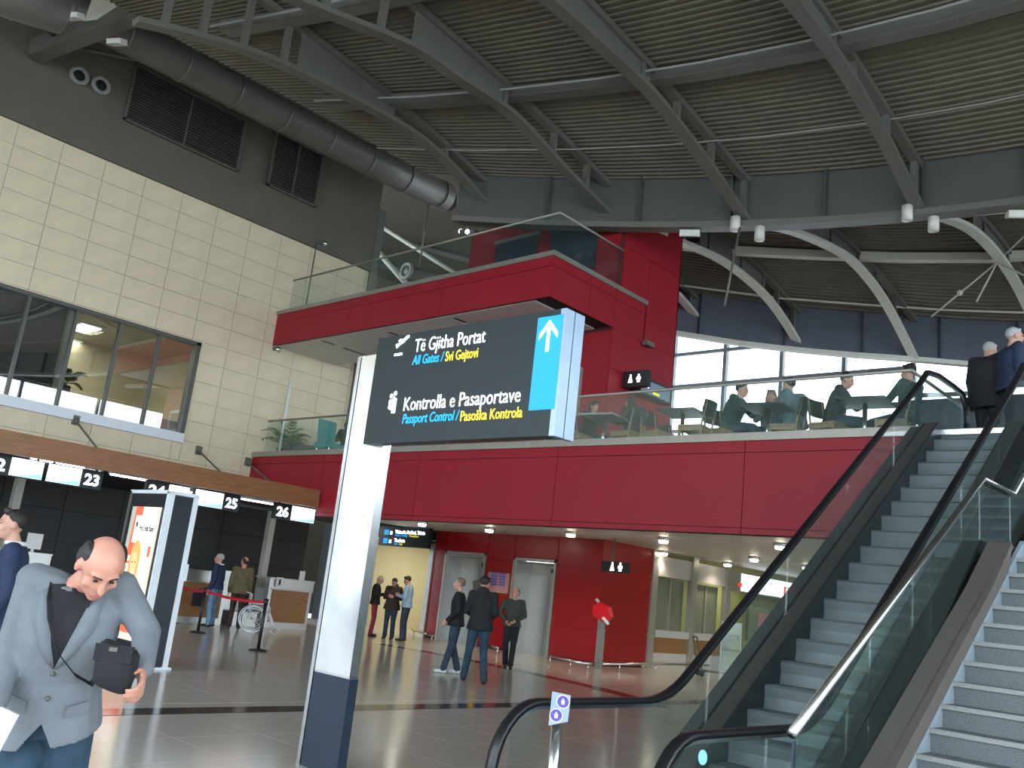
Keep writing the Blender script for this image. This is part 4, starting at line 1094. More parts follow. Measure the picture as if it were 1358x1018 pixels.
text('lettering', 'RESS', (XS - 0.005, y1, 2.62), (0, 1, 0), (0, 0, 1), 0.38, G['redprint'], t, bold=0.005, width=2.3)
yq = at(982, 770, X=XS).y
q = MB(); q.bx(XS - 0.01, XS, yq - 0.12, yq + 0.12, 2.62, 2.75); q.build('red_mark', G['redprint'], t)
q = MB(); q.bx(XS - 1.4, XS - 1.3, 30.5, 34, 0.9, 2.1); o = q.build('poster', G['shopglass']); tag(o, 'dull framed poster at the back of the lit shop', 'poster')
q = MB(); q.bx(XS - 1.3, XS - 1.29, 31.2, 33.4, 1.1, 1.9); q.build('print', G['pinkpanel'], o)
l = bpy.data.lights.new('shop', 'AREA'); l.energy = 35; l.size = 2.0; l.color = (0.95, 1, 0.6)
lo = bpy.data.objects.new('shop_glow', l); C.objects.link(lo); lo.location = (XS - 1.5, 31, 3.1)
b = MB(); b.bx(-27, 12, 36, 36.2, 0, 3.4); struct('wall_ground_back', b, G['shopback'])

# kiosk post with the red box
p = at(793, 887, Z=0)
t = thing('info_post', 'slim grey post with a red box and pale handset by the red wall', 'post', p)
q = MB(); q.box((p.x, p.y, 0.62), (0.20, 0.14, 1.24), rz=0.6); q.build('post', G['stringer'], t)
q = MB(); q.prism([(p.x - 0.24, p.y - 0.1, 1.28), (p.x + 0.12, p.y - 0.1, 1.14), (p.x + 0.3, p.y - 0.1, 1.3), (p.x + 0.22, p.y - 0.1, 1.52), (p.x - 0.1, p.y - 0.1, 1.62), (p.x - 0.26, p.y - 0.1, 1.5)], (0, 0.16, 0)); q.build('box', mat('bright red plastic', (0.75, 0.01, 0.02), 0.3, var=0.03), t)
q = MB(); q.tube([(p.x - 0.05, p.y - 0.13, 1.62), (p.x - 0.14, p.y - 0.13, 1.68)], 0.04, 8); q.build('knob', G['shopsign'], t, True)
q = MB(); q.tube([(p.x + 0.12, p.y - 0.14, 1.25), (p.x + 0.3, p.y - 0.14, 1.12)], 0.045, 8); q.build('handset', G['paper'], t, True)
q = MB(); q.tube([(p.x + 0.2, p.y - 0.14, 1.14), (p.x + 0.23, p.y - 0.14, 1.02), (p.x + 0.17, p.y - 0.12, 1.0)], 0.015, 6); q.build('cord', G['steel'], t, True)

# luggage trolley behind the handrail, acrylic barrier
p = at(925, 895, Z=0)
t = thing('luggage_trolley', 'dark luggage trolley parked in front of the shops behind the handrail', 'trolley', p)
q = MB()
for a, c_ in [((0, 0, .15), (0.9, 0.5, .15)), ((0.3, -0.3, .15), (1.2, .2, .15)), ((0, 0, .15), (.3, -.3, .15)), ((0, 0, .15), (-.15, -.1, 1.0)), ((.3, -.3, .15), (.15, -.4, 1.0)), ((-.15, -.1, 1.0), (.15, -.4, 1.0))]:
    q.tube([p + Vector(a), p + Vector(c_)], 0.022, 6)
q.build('frame', G['steel'], t, True)
for a in [(0, 0, 0.08), (0.3, -0.3, 0.08), (0.9, 0.4, 0.08), (1.15, 0.1, 0.08)]:
    q = MB(); q.ell(p + Vector(a), (0.08, 0.08, 0.08), n=10, m=6); q.build('wheel', G['black'], t, True)
pb_ = at(965, 915, Z=0)
t = thing('acrylic_barrier', 'clear acrylic barrier box beside the escalator foot', 'barrier', pb_)
def brr(x, y, w_, h_, rz):
    q = MB(); q.box((x, y, h_ / 2), (w_, 0.012, h_), rz=rz); q.build('pane', G['glassg'], t)
    for s_ in (-1, 1):
        q = MB(); q.box((x + s_ * w_ / 2 * math.cos(rz), y + s_ * w_ / 2 * math.sin(rz), h_ / 2), (0.025, 0.025, h_)); q.build('edge', G['steel_light'], t)
pm_ = at(966, 915, Z=0)
brr(pm_.x, pm_.y, 0.45, 1.5, 0.75)
q = MB(); q.box((pm_.x, pm_.y, 0.03), (0.55, 0.2, 0.06), rz=0.75); q.build('foot', G['whitepaint'], t)

# ------------------------------------------------------------------ escalator
XL, XR = -3.76, -2.66
SL = 0.694
def nose(y): return min(max((y - 5.67) * SL, 0.0), F2)
def hrz(y):
    z = 0.93 + max(0, (y - 6.03) * 0.70)
    return min(z, F2 + 0.82)
YT = 6.03 + (F2 + 0.82 - 0.93) / 0.70
esc = thing('escalator', 'escalator with black handrails and glass sides rising to the mezzanine', 'escalator', ((XL + XR) / 2, 5.0, 0))
for X_ in (XL, XR):
    path = []
    for a in np.linspace(math.radians(250), math.radians(90), 14): path.append(Vector((X_, 4.56 + 0.38 * math.cos(a), 0.55 + 0.38 * math.sin(a))))
    path += [Vector((X_, y, 0.93)) for y in (4.9, 5.4, 5.7)]
    for u in np.linspace(0, 1, 7):
        y = 5.75 + u * 0.6; z = 0.93 + (0.70 * 0.32) * u * u; path.append(Vector((X_, y, z)))
    for y in np.linspace(6.6, YT - 0.4, 10): path.append(Vector((X_, y, 0.93 + (y - 6.03) * 0.70)))
    path += [Vector((X_, YT - 0.1, F2 + 0.78)), Vector((X_, YT + 0.3, F2 + 0.84)), Vector((X_, YT + 0.9, F2 + 0.85))]
    for a in np.linspace(math.radians(80), math.radians(-80), 9): path.append(Vector((X_, YT + 1.2 + 0.36 * math.cos(a), F2 + 0.49 + 0.36 * math.sin(a))))
    q = MB(); q.sweep(path, [(-0.038, -0.018), (0.038, -0.018), (0.038, 0.010), (0.026, 0.020), (-0.026, 0.020), (-0.038, 0.010)], (1, 0, 0)); q.build('handrail', G['rubber'], esc, True)
    q = MB(); q.sweep([p_ + Vector((0, 0, -0.03)) for p_ in path[10:-6]], [(-0.018, -0.014), (0.018, -0.014), (0.018, 0.014), (-0.018, 0.014)], (1, 0, 0)); q.build('rail_guide', G['chrome'], esc)
    q = MB(); k0 = 0
    p_ = path[5]
    # shiny highlight clip on the newel
    ysq = [4.3, 5.4, 6.6, 7.9, 9.2, 10.5, 11.8, 13.0]
    for ya_, yb_ in zip(ysq[:-1], ysq[1:]):
        n_ = 6; top = []; bot = []
        for i in range(n_ + 1):
            y = ya_ + 0.01 + (yb_ - ya_ - 0.02) * i / n_
            zt_ = hrz(y) - 0.03
            if y < 4.56: zt_ = 0.55 + math.sqrt(max(0.001, 0.36 ** 2 - (4.56 - y) ** 2))
            top.append(Vector((X_ - 0.005, y, zt_))); bot.append(Vector((X_ - 0.005, y, min(nose(y) + 0.08, F2 + 0.05))))
        q = MB(); q.prism(bot + top[::-1], (0.01, 0, 0)); q.build('glass_panel', G['glassd'], esc)
# decks
def band_(x0, x1, zoff0, zoff1, nm, mt, yA=4.2, yB=13.3):
    pts_ = []
    ysn = [yA, 5.5, 5.9] + list(np.linspace(6.3, 11.2, 6)) + [11.58, 12.0, yB]
    lo_ = [Vector((x0, y, nose(y) + zoff0)) for y in ysn]; hi = [Vector((x0, y, nose(y) + zoff1)) for y in ysn]
    vs = []; fs = []
    for a, c_ in zip(lo_, hi):
        vs += [a, a + Vector((x1 - x0, 0, 0)), c_ + Vector((x1 - x0, 0, 0)), c_]
    for i in range(len(lo_) - 1):
        for k in range(4): fs.append((i * 4 + k, i * 4 + (k + 1) % 4, i * 4 + 4 + (k + 1) % 4, i * 4 + 4 + k))
    n_ = (len(lo_) - 1) * 4; fs += [(0, 1, 2, 3), (n_, n_ + 1, n_ + 2, n_ + 3)]
    q = MB(); q.add(vs, fs); return q.build(nm, mt, esc)
band_(XL - 0.01, -3.62, 0.02, 0.10, 'inner_deck', G['esc_deck'])
band_(-2.80, XR + 0.01, 0.02, 0.10, 'inner_deck', G['esc_deck'])
band_(-3.625, -3.60, -0.25, 0.10, 'skirt_panel', G['esc_skirt'])
band_(-2.82, -2.795, -0.25, 0.10, 'skirt_panel', G['esc_skirt'])
band_(-3.94, XL - 0.03, -0.05, 0.06, 'outer_deck', G['esc_out'])
band_(XL - 0.03, XL - 0.008, -0.02, 0.105, 'gasket', G['rubber'])
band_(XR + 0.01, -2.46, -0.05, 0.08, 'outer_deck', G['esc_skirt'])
band_(-3.98, -3.94, -0.75, -0.05, 'side_cladding', G['esc_out'], yA=5.5, yB=12.4)
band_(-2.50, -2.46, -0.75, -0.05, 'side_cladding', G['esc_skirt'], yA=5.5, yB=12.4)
band_(-3.94, -2.50, -0.80, -0.72, 'soffit_panel', G['esc_out'], yA=5.5, yB=12.4)
q = MB(); q.bx(-3.6, -2.82, 4.0, 5.45, -0.02, 0.012); q.build('floor_plate', G['chrome'], esc)
q = MB(); q.bx(-3.6, -2.82, 11.6, 12.9, F2 - 0.05, F2 + 0.012); q.build('floor_plate', G['chrome'], esc)
dy, dzs = 0.2762, 0.1916
y = 6.675 - dy * 3; z = 0.693 - dzs * 3; i = 0
stm = None
while z < F2 + 0.05 and i < 24:
    if stm is None:
        q = MB(); prof = [(0, 0)]
        pr_ = [Vector((-3.598, 0.0, -0.02)), Vector((-3.598, 0.0 + 0.02, 0.0)), Vector((-3.598, dy + 0.03, 0.0)), Vector((-3.598, dy + 0.03, -0.03)), Vector((-3.598, 0.05, -0.04)), Vector((-3.598, 0.045, -0.12)), Vector((-3.598, 0.02, -dzs - 0.01)), Vector((-3.598, -0.0, -dzs - 0.01)), Vector((-3.598, 0.012, -0.1))]
        q.prism(pr_, (0.776, 0, 0)); o = q.build('step', G['esc_step'], esc); stm = o
        base = Vector(o.data.vertices[0].co) * 0
        loc0 = ROOTLOC[esc.name]
        o.location = Vector((0, y, z))
    else:
        o = bpy.data.objects.new('step', stm.data); C.objects.link(o); o.parent = esc; o.location = Vector((0, y, z))
    y += dy; z += dzs; i += 1
# green comb light dots near the foot
q = MB(); p = at(932, 1004, X=-3.0); q.ell(p, (0.03, 0.02, 0.045)); q.build('comb_light', G['screenb'], esc, True)

# chrome post with pictograms in front of the escalator
X_ = -3.30
p = at(741, 935, X=X_); 
t = thing('sign_post', 'chrome post with a purple pictogram plate at the escalator entrance', 'post', (p.x, p.y, 0))
q = MB(); q.tube([(p.x, p.y, 0), (p.x, p.y, p.z)], 0.032, 14); q.build('post', G['chrome'], t, True)
q = MB(); q.tube([(p.x, p.y, 0), (p.x, p.y, 0.02)], 0.11, 18); q.build('base', G['chrome'], t, True)
rot = 0.75
rgt = Vector((math.cos(rot), math.sin(rot), 0)); upv = Vector((math.sin(rot) * 0.35, -math.cos(rot) * 0.35, 0.94)).normalized()
upv = Vector((-math.sin(rot) * 0.3, math.cos(rot) * 0.3, 0.95)).normalized()
nn = rgt.cross(upv); c_ = Vector((p.x, p.y, p.z - 0.02)) + nn * 0.045
q = MB(); q.add([c_ + rgt * a + upv * e + nn * f_ for f_ in (-0.008, 0.008) for a, e in ((-0.052, -0.10), (0.052, -0.07), (0.06, 0.07), (-0.045, 0.08))], [(0, 1, 2, 3), (4, 5, 6, 7), (0, 1, 5, 4), (1, 2, 6, 5), (2, 3, 7, 6), (3, 0, 4, 7)]); q.build('plate', G['signside'], t)
for k, (dx, dzz) in enumerate(((0.018, 0.03), (-0.015, -0.045))):
    cc = c_ + rgt * dx + upv * dzz + nn * 0.01
    q = MB(); ring = [cc + (rgt * math.cos(a) + upv * math.sin(a)) * 0.034 for a in [2 * math.pi * i / 18 for i in range(18)]]; q.add(ring, [tuple(range(18))])
    rim = [cc + nn * 0.001 + (rgt * math.cos(a) + upv * math.sin(a)) * 0.035 for a in [2 * math.pi * i / 18 for i in range(18)]]
    q.build('pictogram', G['purple'], t)
    q = MB(); q.tube(rim, 0.003, 4, closed=True)
    q.ell(cc + nn * 0.002 + upv * 0.012, (0.006, 0.006, 0.006), n=6, m=4); q.add([cc + nn * 0.003 + rgt * a * 0.01 + upv * e * 0.01 for a, e in ((-0.8, -1.5), (0.8, -1.5), (1.1, 0.6), (-1.1, 0.6))], [(0, 1, 2, 3)])
    q.build('pictogram_figure', G['paper'], t)

# ------------------------------------------------------------------ granite staircase with glass balustrade
XA = -2.25
st = thing('staircase', 'grey granite staircase beside the escalator', 'staircase', (XA + 1.2, 6.8, 0))
W2 = 1.35
ri, tr = 0.147, 0.2445
sm = None
def addstep(y, z, k):
    global sm
    if sm is None:
        q = MB(); q.bx(XA + 0.16, W2, 0, tr + 0.05, -ri, -0.03); a_ = q.build('step', G['granite'], st)
        q2 = MB(); q2.bx(XA + 0.16, W2, -0.02, tr + 0.04, -0.03, 0.0); b_ = q2.build('tread', G['granite'], a_)
        q4 = MB(); q4.bx(XA + 0.16, W2, -0.026, 0.012, -0.028, 0.002); d_ = q4.build('nosing', G['granite_l'], a_)
        q3 = MB(); q3.prism([(XA + 0.13, -0.01, 0.001), (XA + 0.13, tr, 0.001), (XA + 0.13, tr, ri + 0.03), (XA + 0.13, -0.01, 0.03)], (0.03, 0, 0)); e_ = q3.build('skirting', G['granite_s'], a_)
        sm = (a_, b_, d_, e_); a_.location = (0, y, z)
    else:
        a_ = sm[0].copy(); C.objects.link(a_); a_.parent = st; a_.location = (0, y, z)
        for c2 in sm[1:]:
            c3 = c2.copy(); C.objects.link(c3); c3.parent = a_
y, z = 6.32 - 5 * tr, 0.86 - 5 * ri
ys0 = y
k = 0
while z < 2.34:
    addstep(y, z, k); y += tr; z += ri; k += 1
ytop, ztop = y - tr, z - ri
q = MB(); q.bx(XA + 0.1, W2, ytop + 0.02, 9.75, ztop - 0.2, ztop - 0.004); q.build('landing', G['granite'], st)
q = MB(); q.bx(XA + 0.10, XA + 0.8, ytop + 0.30, ytop + 0.34, ztop, ztop + 0.14); q.build('landing_skirting', G['granite_s'], st)
y = 9.75; z = ztop + ri
while z < F2 + 0.02:
    addstep(y, z, k); y += 0.25; z += ri; k += 1
# solid underside so the steps carry
q = MB(); q.prism([(XA + 0.2, ys0 + 0.2, 0.0), (XA + 0.2, ytop + 0.05, ztop - 0.25), (XA + 0.2, 9.75, ztop - 0.25), (XA + 0.2, 12.7, F2 - 0.25), (XA + 0.2, 12.7, F2 - 0.5), (XA + 0.2, 9.9, ztop - 0.6), (XA + 0.2, ytop, ztop - 0.6), (XA + 0.2, ys0 + 1.1, 0.0)], (W2 - XA - 0.3, 0, 0)); q.build('underside', G['greywall'], st)
def stz(y):
    if y < 8.0: return nz(y) + 0.12
    if y < 9.5: return ztop + 0.11
    return ztop + 0.11 + (y - 9.5) * 0.588
q = MB()
prof_y = [4.95, ytop + 0.1]
nz = lambda y: 0.86 + (y - 6.32) * ri / tr
q.prism([(XA - 0.03, 4.92, 0.0), (XA - 0.03, 4.92, 0.20), (XA - 0.03, 8.0, nz(8.0) + 0.15), (XA - 0.03, 8.62, ztop + 0.12), (XA - 0.03, 9.6, ztop + 0.12), (XA - 0.03, 12.6, F2 + 0.2), (XA - 0.03, 12.6, F2 - 0.4), (XA - 0.03, 9.8, ztop - 0.25), (XA - 0.03, 8.6, ztop - 0.25), (XA - 0.03, 8.3, nz(8.3) - 0.3), (XA - 0.03, 5.5, 0.0)], (0.135, 0, 0))
q2 = MB(); q2.prism([(XA + 0.10, 4.92, 0.05), (XA + 0.10, 4.92, 0.20), (XA + 0.10, 8.0, nz(8.0) + 0.15), (XA + 0.10, 8.62, ztop + 0.12), (XA + 0.10, 8.62, ztop + 0.10), (XA + 0.10, 8.5, nz(8.5) + 0.02)], (0.062, 0, 0)); q2.build('side_cover', G['stringer'], st)
q.build('stringer', G['stringer'], st)
rail = thing('stair_balustrade', 'glass balustrade with a thick steel handrail beside the granite stairs', 'railing', (XA - 0.05, 4.9, 0))
hp = [at(1050, 973, X=XA), at(1304, 634, X=XA), at(1345, 655, X=XA)]
hp.append(Vector((XA, 12.6, F2 + 0.9)))
q = MB(); q.tube(hp[:2], 0.029, 14); q.build('handrail', G['chrome'], rail, True)
q = MB(); q.tube([hp[1], hp[2]], 0.02, 10); q.build('handrail', G['chrome'], rail, True)
q = MB(); q.tube([hp[2], hp[3]], 0.02, 10); q.build('handrail', G['chrome'], rail, True)
def hzz(y):
    return float(np.interp(y, [h_.y for h_ in hp], [h_.z for h_ in hp]))
sg = [5.0, at(1161, 900, X=XA).y, at(1243, 780, X=XA).y, 8.42, hp[2].y, 10.6, 11.8, 12.6]
for a, c_ in zip(sg[:-1], sg[1:]):
    q = MB(); zA = stz(a); zB = stz(c_)
    q.prism([(XA - 0.045, a + 0.008, zA), (XA - 0.045, c_ - 0.008, zB), (XA - 0.045, c_ - 0.008, hzz(c_) - 0.03), (XA - 0.045, a + 0.008, hzz(a) - 0.03)], (0.012, 0, 0)); q.build('glass_panel', G['glasst'], rail)
q = MB(); q.bx(XA - 0.045, XA - 0.033, 4.96, 4.985, 0.2, 0.95); q.build('glass_edge', G['navy'], rail)

# ------------------------------------------------------------------ sign pylon
YP = 4.8
t = thing('sign_pylon', 'tall polished steel pylon with a dark base in the middle of the hall', 'pylon', at(430, 1000, Y=4.95))
L0 = at(463, 588, Y=4.9); R0 = at(508, 588, Y=4.9); zt_ = at(490, 471, Y=4.9).z; zb_ = at(440, 895, Y=4.9).z
q = MB(); q.bx(L0.x, R0.x, 4.9, 4.99, zb_ + 0.02, zt_); q.build('cladding', G['pylon'], t)
q = MB(); q.bx(L0.x, R0.x, 4.9, 4.99, zb_, zb_ + 0.02); q.build('joint_strip', G['chrome'], t)
q = MB(); q.bx(L0.x, R0.x + 0.01, 4.9, 4.99, 0, zb_); q.build('base', G['navy'], t)
q = MB(); q.bx(L0.x - 0.06, L0.x - 0.015, 4.9, 4.97, 0, zt_); q.build('side_trim', G['chrome'], t)
q = MB(); q.bx(L0.x - 0.015, L0.x, 4.93, 4.97, 0, zt_); q.build('side_gap', G['slot'], t)
# the big direction sign
SG = thing('direction_sign', 'large dark airport direction sign on the steel pylon with white, blue and yellow words', 'sign', at(482, 585, Y=YP))
bl, br_, tl, tr_ = at(482, 585, Y=YP), at(734, 581.5, Y=YP), at(503, 446, Y=YP), at(751.5, 411.5, Y=YP)
zb_, zt_ = (bl.z + br_.z) / 2, (tl.z + tr_.z) / 2; xl, xr = bl.x, (br_.x + tr_.x) / 2
H_, Wd = zt_ - zb_, xr - xl
q = MB(); q.bx(xl, xr - 0.05, YP, YP + 0.09, zb_, zt_); q.build('case', G['signdark'], SG)
q = MB(); q.bx(xr - 0.05, xr, YP, YP + 0.1, zb_, zt_); q.bx(xr - 0.05, xr, YP + 0.11, YP + 0.22, zb_, zt_); q.build('side_profile', G['signside'], SG)
q = MB(); q.bx(R0.x + 0.02, xr - 0.05, YP + 0.09, YP + 0.2, zb_ + 0.02, zt_ - 0.02); q.build('back_case', G['signdark'], SG)
def sp_(px, py): return at(px, py, Y=YP - 0.004)
def line(nm, body, pl, pr_, hpx, mt, bold=0.004, it=0.0):
    a = sp_(*pl); c_ = sp_(*pr_)
    text(nm, body, (a.x, YP - 0.003, (a.z + c_.z) / 2), (1, 0, 0), (0, 0, 1), hpx, mt, SG, bold=bold, width=c_.x - a.x, italic=it)
k_ = H_ / 138.0
line('lettering', 'Të Gjitha Portat', (549, 468), (643, 452), 24 * k_, G['white_d'], 0.0)
line('lettering', 'All Gates /', (546, 484), (588, 478), 17 * k_, G['cyan_e'], 0.001, 0.15)
line('lettering', 'Svi Gejtovi', (590, 478), (633, 474), 17 * k_, G['yellow_e'], 0.001)
line('lettering', 'Kontrolla e Pasaportave', (535, 542), (689, 535), 24 * k_, G['white_d'], 0.0)
line('lettering', 'Passport Control /', (533, 561), (608, 557), 17 * k_, G['cyan_e'], 0.001, 0.15)
line('lettering', 'Pasoška Kontrola', (610, 557), (692, 554), 17 * k_, G['yellow_e'], 0.001)
# blue arrow field
a, c_ = sp_(713, 419), sp_(749, 412); d_, e_ = sp_(702, 542), sp_(733, 544)
xa, xb_ = (a.x + d_.x) / 2, (c_.x + e_.x) / 2; za, zc = (a.z + c_.z) / 2 - 0.02, (d_.z + e_.z) / 2
q = MB(); q.bx(xa, xb_, YP - 0.004, YP, zc, za); q.build('arrow_field', G['blue_e'], SG)
xm = (xa + xb_) / 2; s_ = xb_ - xa
q = MB()
def fl(poly): q.add([(x, YP - 0.008, z) for x, z in poly], [tuple(range(len(poly)))])
zt2_ = za - 0.03
fl([(xm - 0.06 * s_, zt2_ - 0.1 * s_), (xm - 0.06 * s_, zt2_ - 1.0 * s_), (xm + 0.06 * s_, zt2_ - 1.0 * s_), (xm + 0.06 * s_, zt2_ - 0.1 * s_)])
fl([(xm, zt2_), (xm - 0.36 * s_, zt2_ - 0.42 * s_), (xm - 0.36 * s_, zt2_ - 0.60 * s_), (xm, zt2_ - 0.18 * s_)])
fl([(xm, zt2_), (xm, zt2_ - 0.18 * s_), (xm + 0.36 * s_, zt2_ - 0.60 * s_), (xm + 0.36 * s_, zt2_ - 0.42 * s_)])
q.build('arrow', G['white_e'], SG)
# take-off symbol and passport officer symbol
q = MB(); o_ = sp_(523, 470)
def PL(pts_, s=k_): q.add([(o_.x + x * s, YP - 0.004, o_.z + z * s) for x, z in pts_], [tuple(range(len(pts_)))])
PL([(0, -2), (15, -2), (15, 1), (0, 1)])
PL([(2, 8), (24, 20), (24, 23), (20, 23), (2, 12)]); PL([(4, 17), (8, 20), (17, 16), (11, 13)]); PL([(0, 13), (3, 14), (5, 9), (2, 8)])
q.build('take_off_symbol', G['white_e'], SG)
q = MB(); o_ = sp_(514, 546)
for cx_, cz_ in ((3, 20), (10, 23)):
    PL([(cx_ + 3 * math.cos(a), cz_ + 3 * math.sin(a)) for a in [i * math.pi / 4 for i in range(8)]])
PL([(0, 4), (5, 2), (7, 12), (5, 16), (0, 15)]); PL([(7, -2), (14, -2), (14, 16), (8, 19), (6, 15)]); PL([(4, 8), (8, 8), (8, 10), (4, 10)])
q.build('passport_symbol', G['white_e'], SG)

# ------------------------------------------------------------------ advertising column
XAd = -12.4
y0a, y1a = at(225, 650, X=XAd).y, 6.79
ad = thing('advertising_column', 'tall backlit advertising column with a bank poster behind the man in the grey blazer', 'advertising column', (XAd, y1a, 0))
ha = 2.45
q = MB(); q.bx(-13.55, XAd - 0.02, y0a + 0.02, y1a - 0.02, 0.05, ha - 0.03); q.build('body', G['black'], ad)
q = MB(); q.bx(XAd - 0.05, XAd, y1a - 0.08, y1a, 0, ha); q.build('corner_post', G['whitepaint'], ad)
q = MB(); q.bx(XAd - 0.05, XAd, y0a, y0a + 0.10, 0, ha); q.build('corner_post', G['whitepaint'], ad)
q = MB(); q.bx(-13.6, -13.55, y0a, y0a + 0.06, 0, ha); q.build('corner_post', G['steel'], ad)
q = MB(); q.bx(-13.6, XAd, y0a, y1a, ha - 0.03, ha + 0.02); q.build('top', G['whitepaint'], ad)
q = MB(); q.bx(-13.6, XAd + 0.02, y0a, y1a + 0.05, 0, 0.03); q.build('foot', G['whitepaint'], ad)
q = MB(); q.box((XAd + 0.02, y1a - 0.02, 1.35), (0.05, 0.06, 0.24)); q.build('latch', G['whitepaint'], ad)
q = MB(); q.bx(XAd - 0.02, XAd - 0.012, y0a + 0.1, y1a - 0.08, 0.05, ha - 0.05); q.build('dark_pane', mat('dark mirror pane', (0.008, 0.012, 0.02), 0.3, spec=0.25, var=0.1), ad)
ys_ = y0a + 0.02
px0, px1, pz0, pz1 = -13.42, XAd - 0.16, 0.35, 2.22
q = MB(); q.bx(px0, px1, ys_ - 0.02, ys_, pz0, pz1); po = q.build('poster', G['posterbg'], ad)
def pp(nm, poly, mt, dy_=0.004):
    q = MB(); q.add([(px0 + (px1 - px0) * u, ys_ - 0.02 - dy_, pz0 + (pz1 - pz0) * v) for u, v in poly], [tuple(range(len(poly)))]); return q.build(nm, mt, po)
pp('grey_field', [(0.0, 0.62), (0.13, 0.62), (0.2, 1.0), (0.0, 1.0)], G['postergy'], 0.003)
pp('red_field', [(0.12, 0.62), (0.4, 0.62), (0.42, 1.0), (0.15, 1.0)], G['posteror'], 0.005)
pp('red_field', [(0.85, 0.62), (0.93, 0.62), (0.93, 0.80), (0.85, 0.80)], G['posteror'], 0.005)
pp('red_line', [(0.0, 0.555), (0.3, 0.555), (0.3, 0.575), (0.0, 0.575)], G['posteror'], 0.005)
pp('white_card', [(0.22, 0.72), (0.97, 0.70), (0.97, 0.93), (0.22, 0.93)], G['posterwh'], 0.008)
el = lambda cx_, cy_, rx_, ry_: [(cx_ + rx_ * math.cos(a), cy_ + ry_ * math.sin(a)) for a in [2 * math.pi * i / 24 for i in range(24)]]
pp('hair', el(0.45, 0.60, 0.17, 0.14), G['posterhr'], 0.009)
pp('hair', [(0.28, 0.55), (0.62, 0.55), (0.60, 0.32), (0.30, 0.30)], G['posterhr'], 0.009)
pp('blouse', [(0.15, 0.0), (0.95, 0.0), (0.88, 0.35), (0.6, 0.42), (0.35, 0.40)], G['posterwh'], 0.011)
pp('neck', [(0.38, 0.48), (0.54, 0.48), (0.50, 0.34), (0.42, 0.32)], G['postersk'], 0.013)
pp('face', el(0.46, 0.55, 0.115, 0.105), G['postersk'], 0.015)
pp('smile', [(0.40, 0.50), (0.52, 0.50), (0.49, 0.48), (0.43, 0.48)], G['posterwh'], 0.017)
for ex in (0.41, 0.51): pp('eye', el(ex, 0.57, 0.018, 0.008), G['brownc'], 0.017)
pp('red_footer', [(0.0, 0.02), (1.0, 0.02), (1.0, 0.22), (0.0, 0.22)], G['posteror'], 0.018)
pp('cream_footer', [(0.0, 0.0), (1.0, 0.0), (1.0, 0.05), (0.0, 0.05)], G['posterbg'], 0.020)
tx = px1 - px0; tz = pz1 - pz0
text('lettering', 'ProCredit Bank', (px0 + tx * 0.42, ys_ - 0.031, pz0 + tz * 0.81), (1, 0, 0), (0, 0, 1), 0.13, G['darkwall'], ad, width=tx * 0.5)
text('lettering', 'Welcome', (px0 + tx * 0.2, ys_ - 0.042, pz0 + tz * 0.165), (1, 0, 0), (0, 0, 1), 0.12, G['posterwh'], ad, width=tx * 0.6)
q = MB(); q.bx(px0 + tx * 0.27, px0 + tx * 0.33, ys_ - 0.032, ys_ - 0.028, pz0 + tz * 0.84, pz0 + tz * 0.88); q.build('logo_mark', G['darkwall'], po)

# ------------------------------------------------------------------ belt barriers
def stanchion(p, lab, h=0.95):
    t = thing('belt_post', lab, 'post', (p.x, p.y, 0))
    q = MB(); q.tube([(p.x, p.y, 0), (p.x, p.y, 0.025), (p.x, p.y, 0.05)], [0.18, 0.17, 0.05], 18); q.build('base', G['black'], t, True)
    q = MB(); q.tube([(p.x, p.y, 0.03), (p.x, p.y, h)], 0.032, 12); q.build('pole', G['black'], t, True)
    q = MB(); q.tube([(p.x, p.y, h - 0.1), (p.x, p.y, h + 0.02)], 0.042, 12); q.build('belt_head', G['black'], t, True)
s1 = at(262, 839, Z=0); s2 = at(342, 863, Z=0)
stanchion(s1, 'black belt barrier post in front of the two men at the desk')
stanchion(s2, 'black belt barrier post in front of the wheelchair')
s0 = at(226, 826, Z=0)
for k, (a, c_) in enumerate([(s0, s1), (s1, s2)]):
    q = MB(); n_ = 8
    P_ = [a.lerp(c_, i / n_) + Vector((0, 0, 0.90 - 0.05 * math.sin(math.pi * i / n_))) for i in range(n_ + 1)]
    vs = []; fs = []
    for p_ in P_: vs += [p_ + Vector((0, 0, -0.028)), p_ + Vector((0, 0, 0.028))]
    for i in range(n_): fs.append((2 * i, 2 * i + 2, 2 * i + 3, 2 * i + 1))
    q.add(vs, fs); tag(q.build('barrier_belt', G['redbelt']), ['red barrier belt running left to the advertising column', 'red barrier belt between the two black posts'][k], 'belt')
stanchion(s0, 'black belt barrier post hidden behind the advertising column')

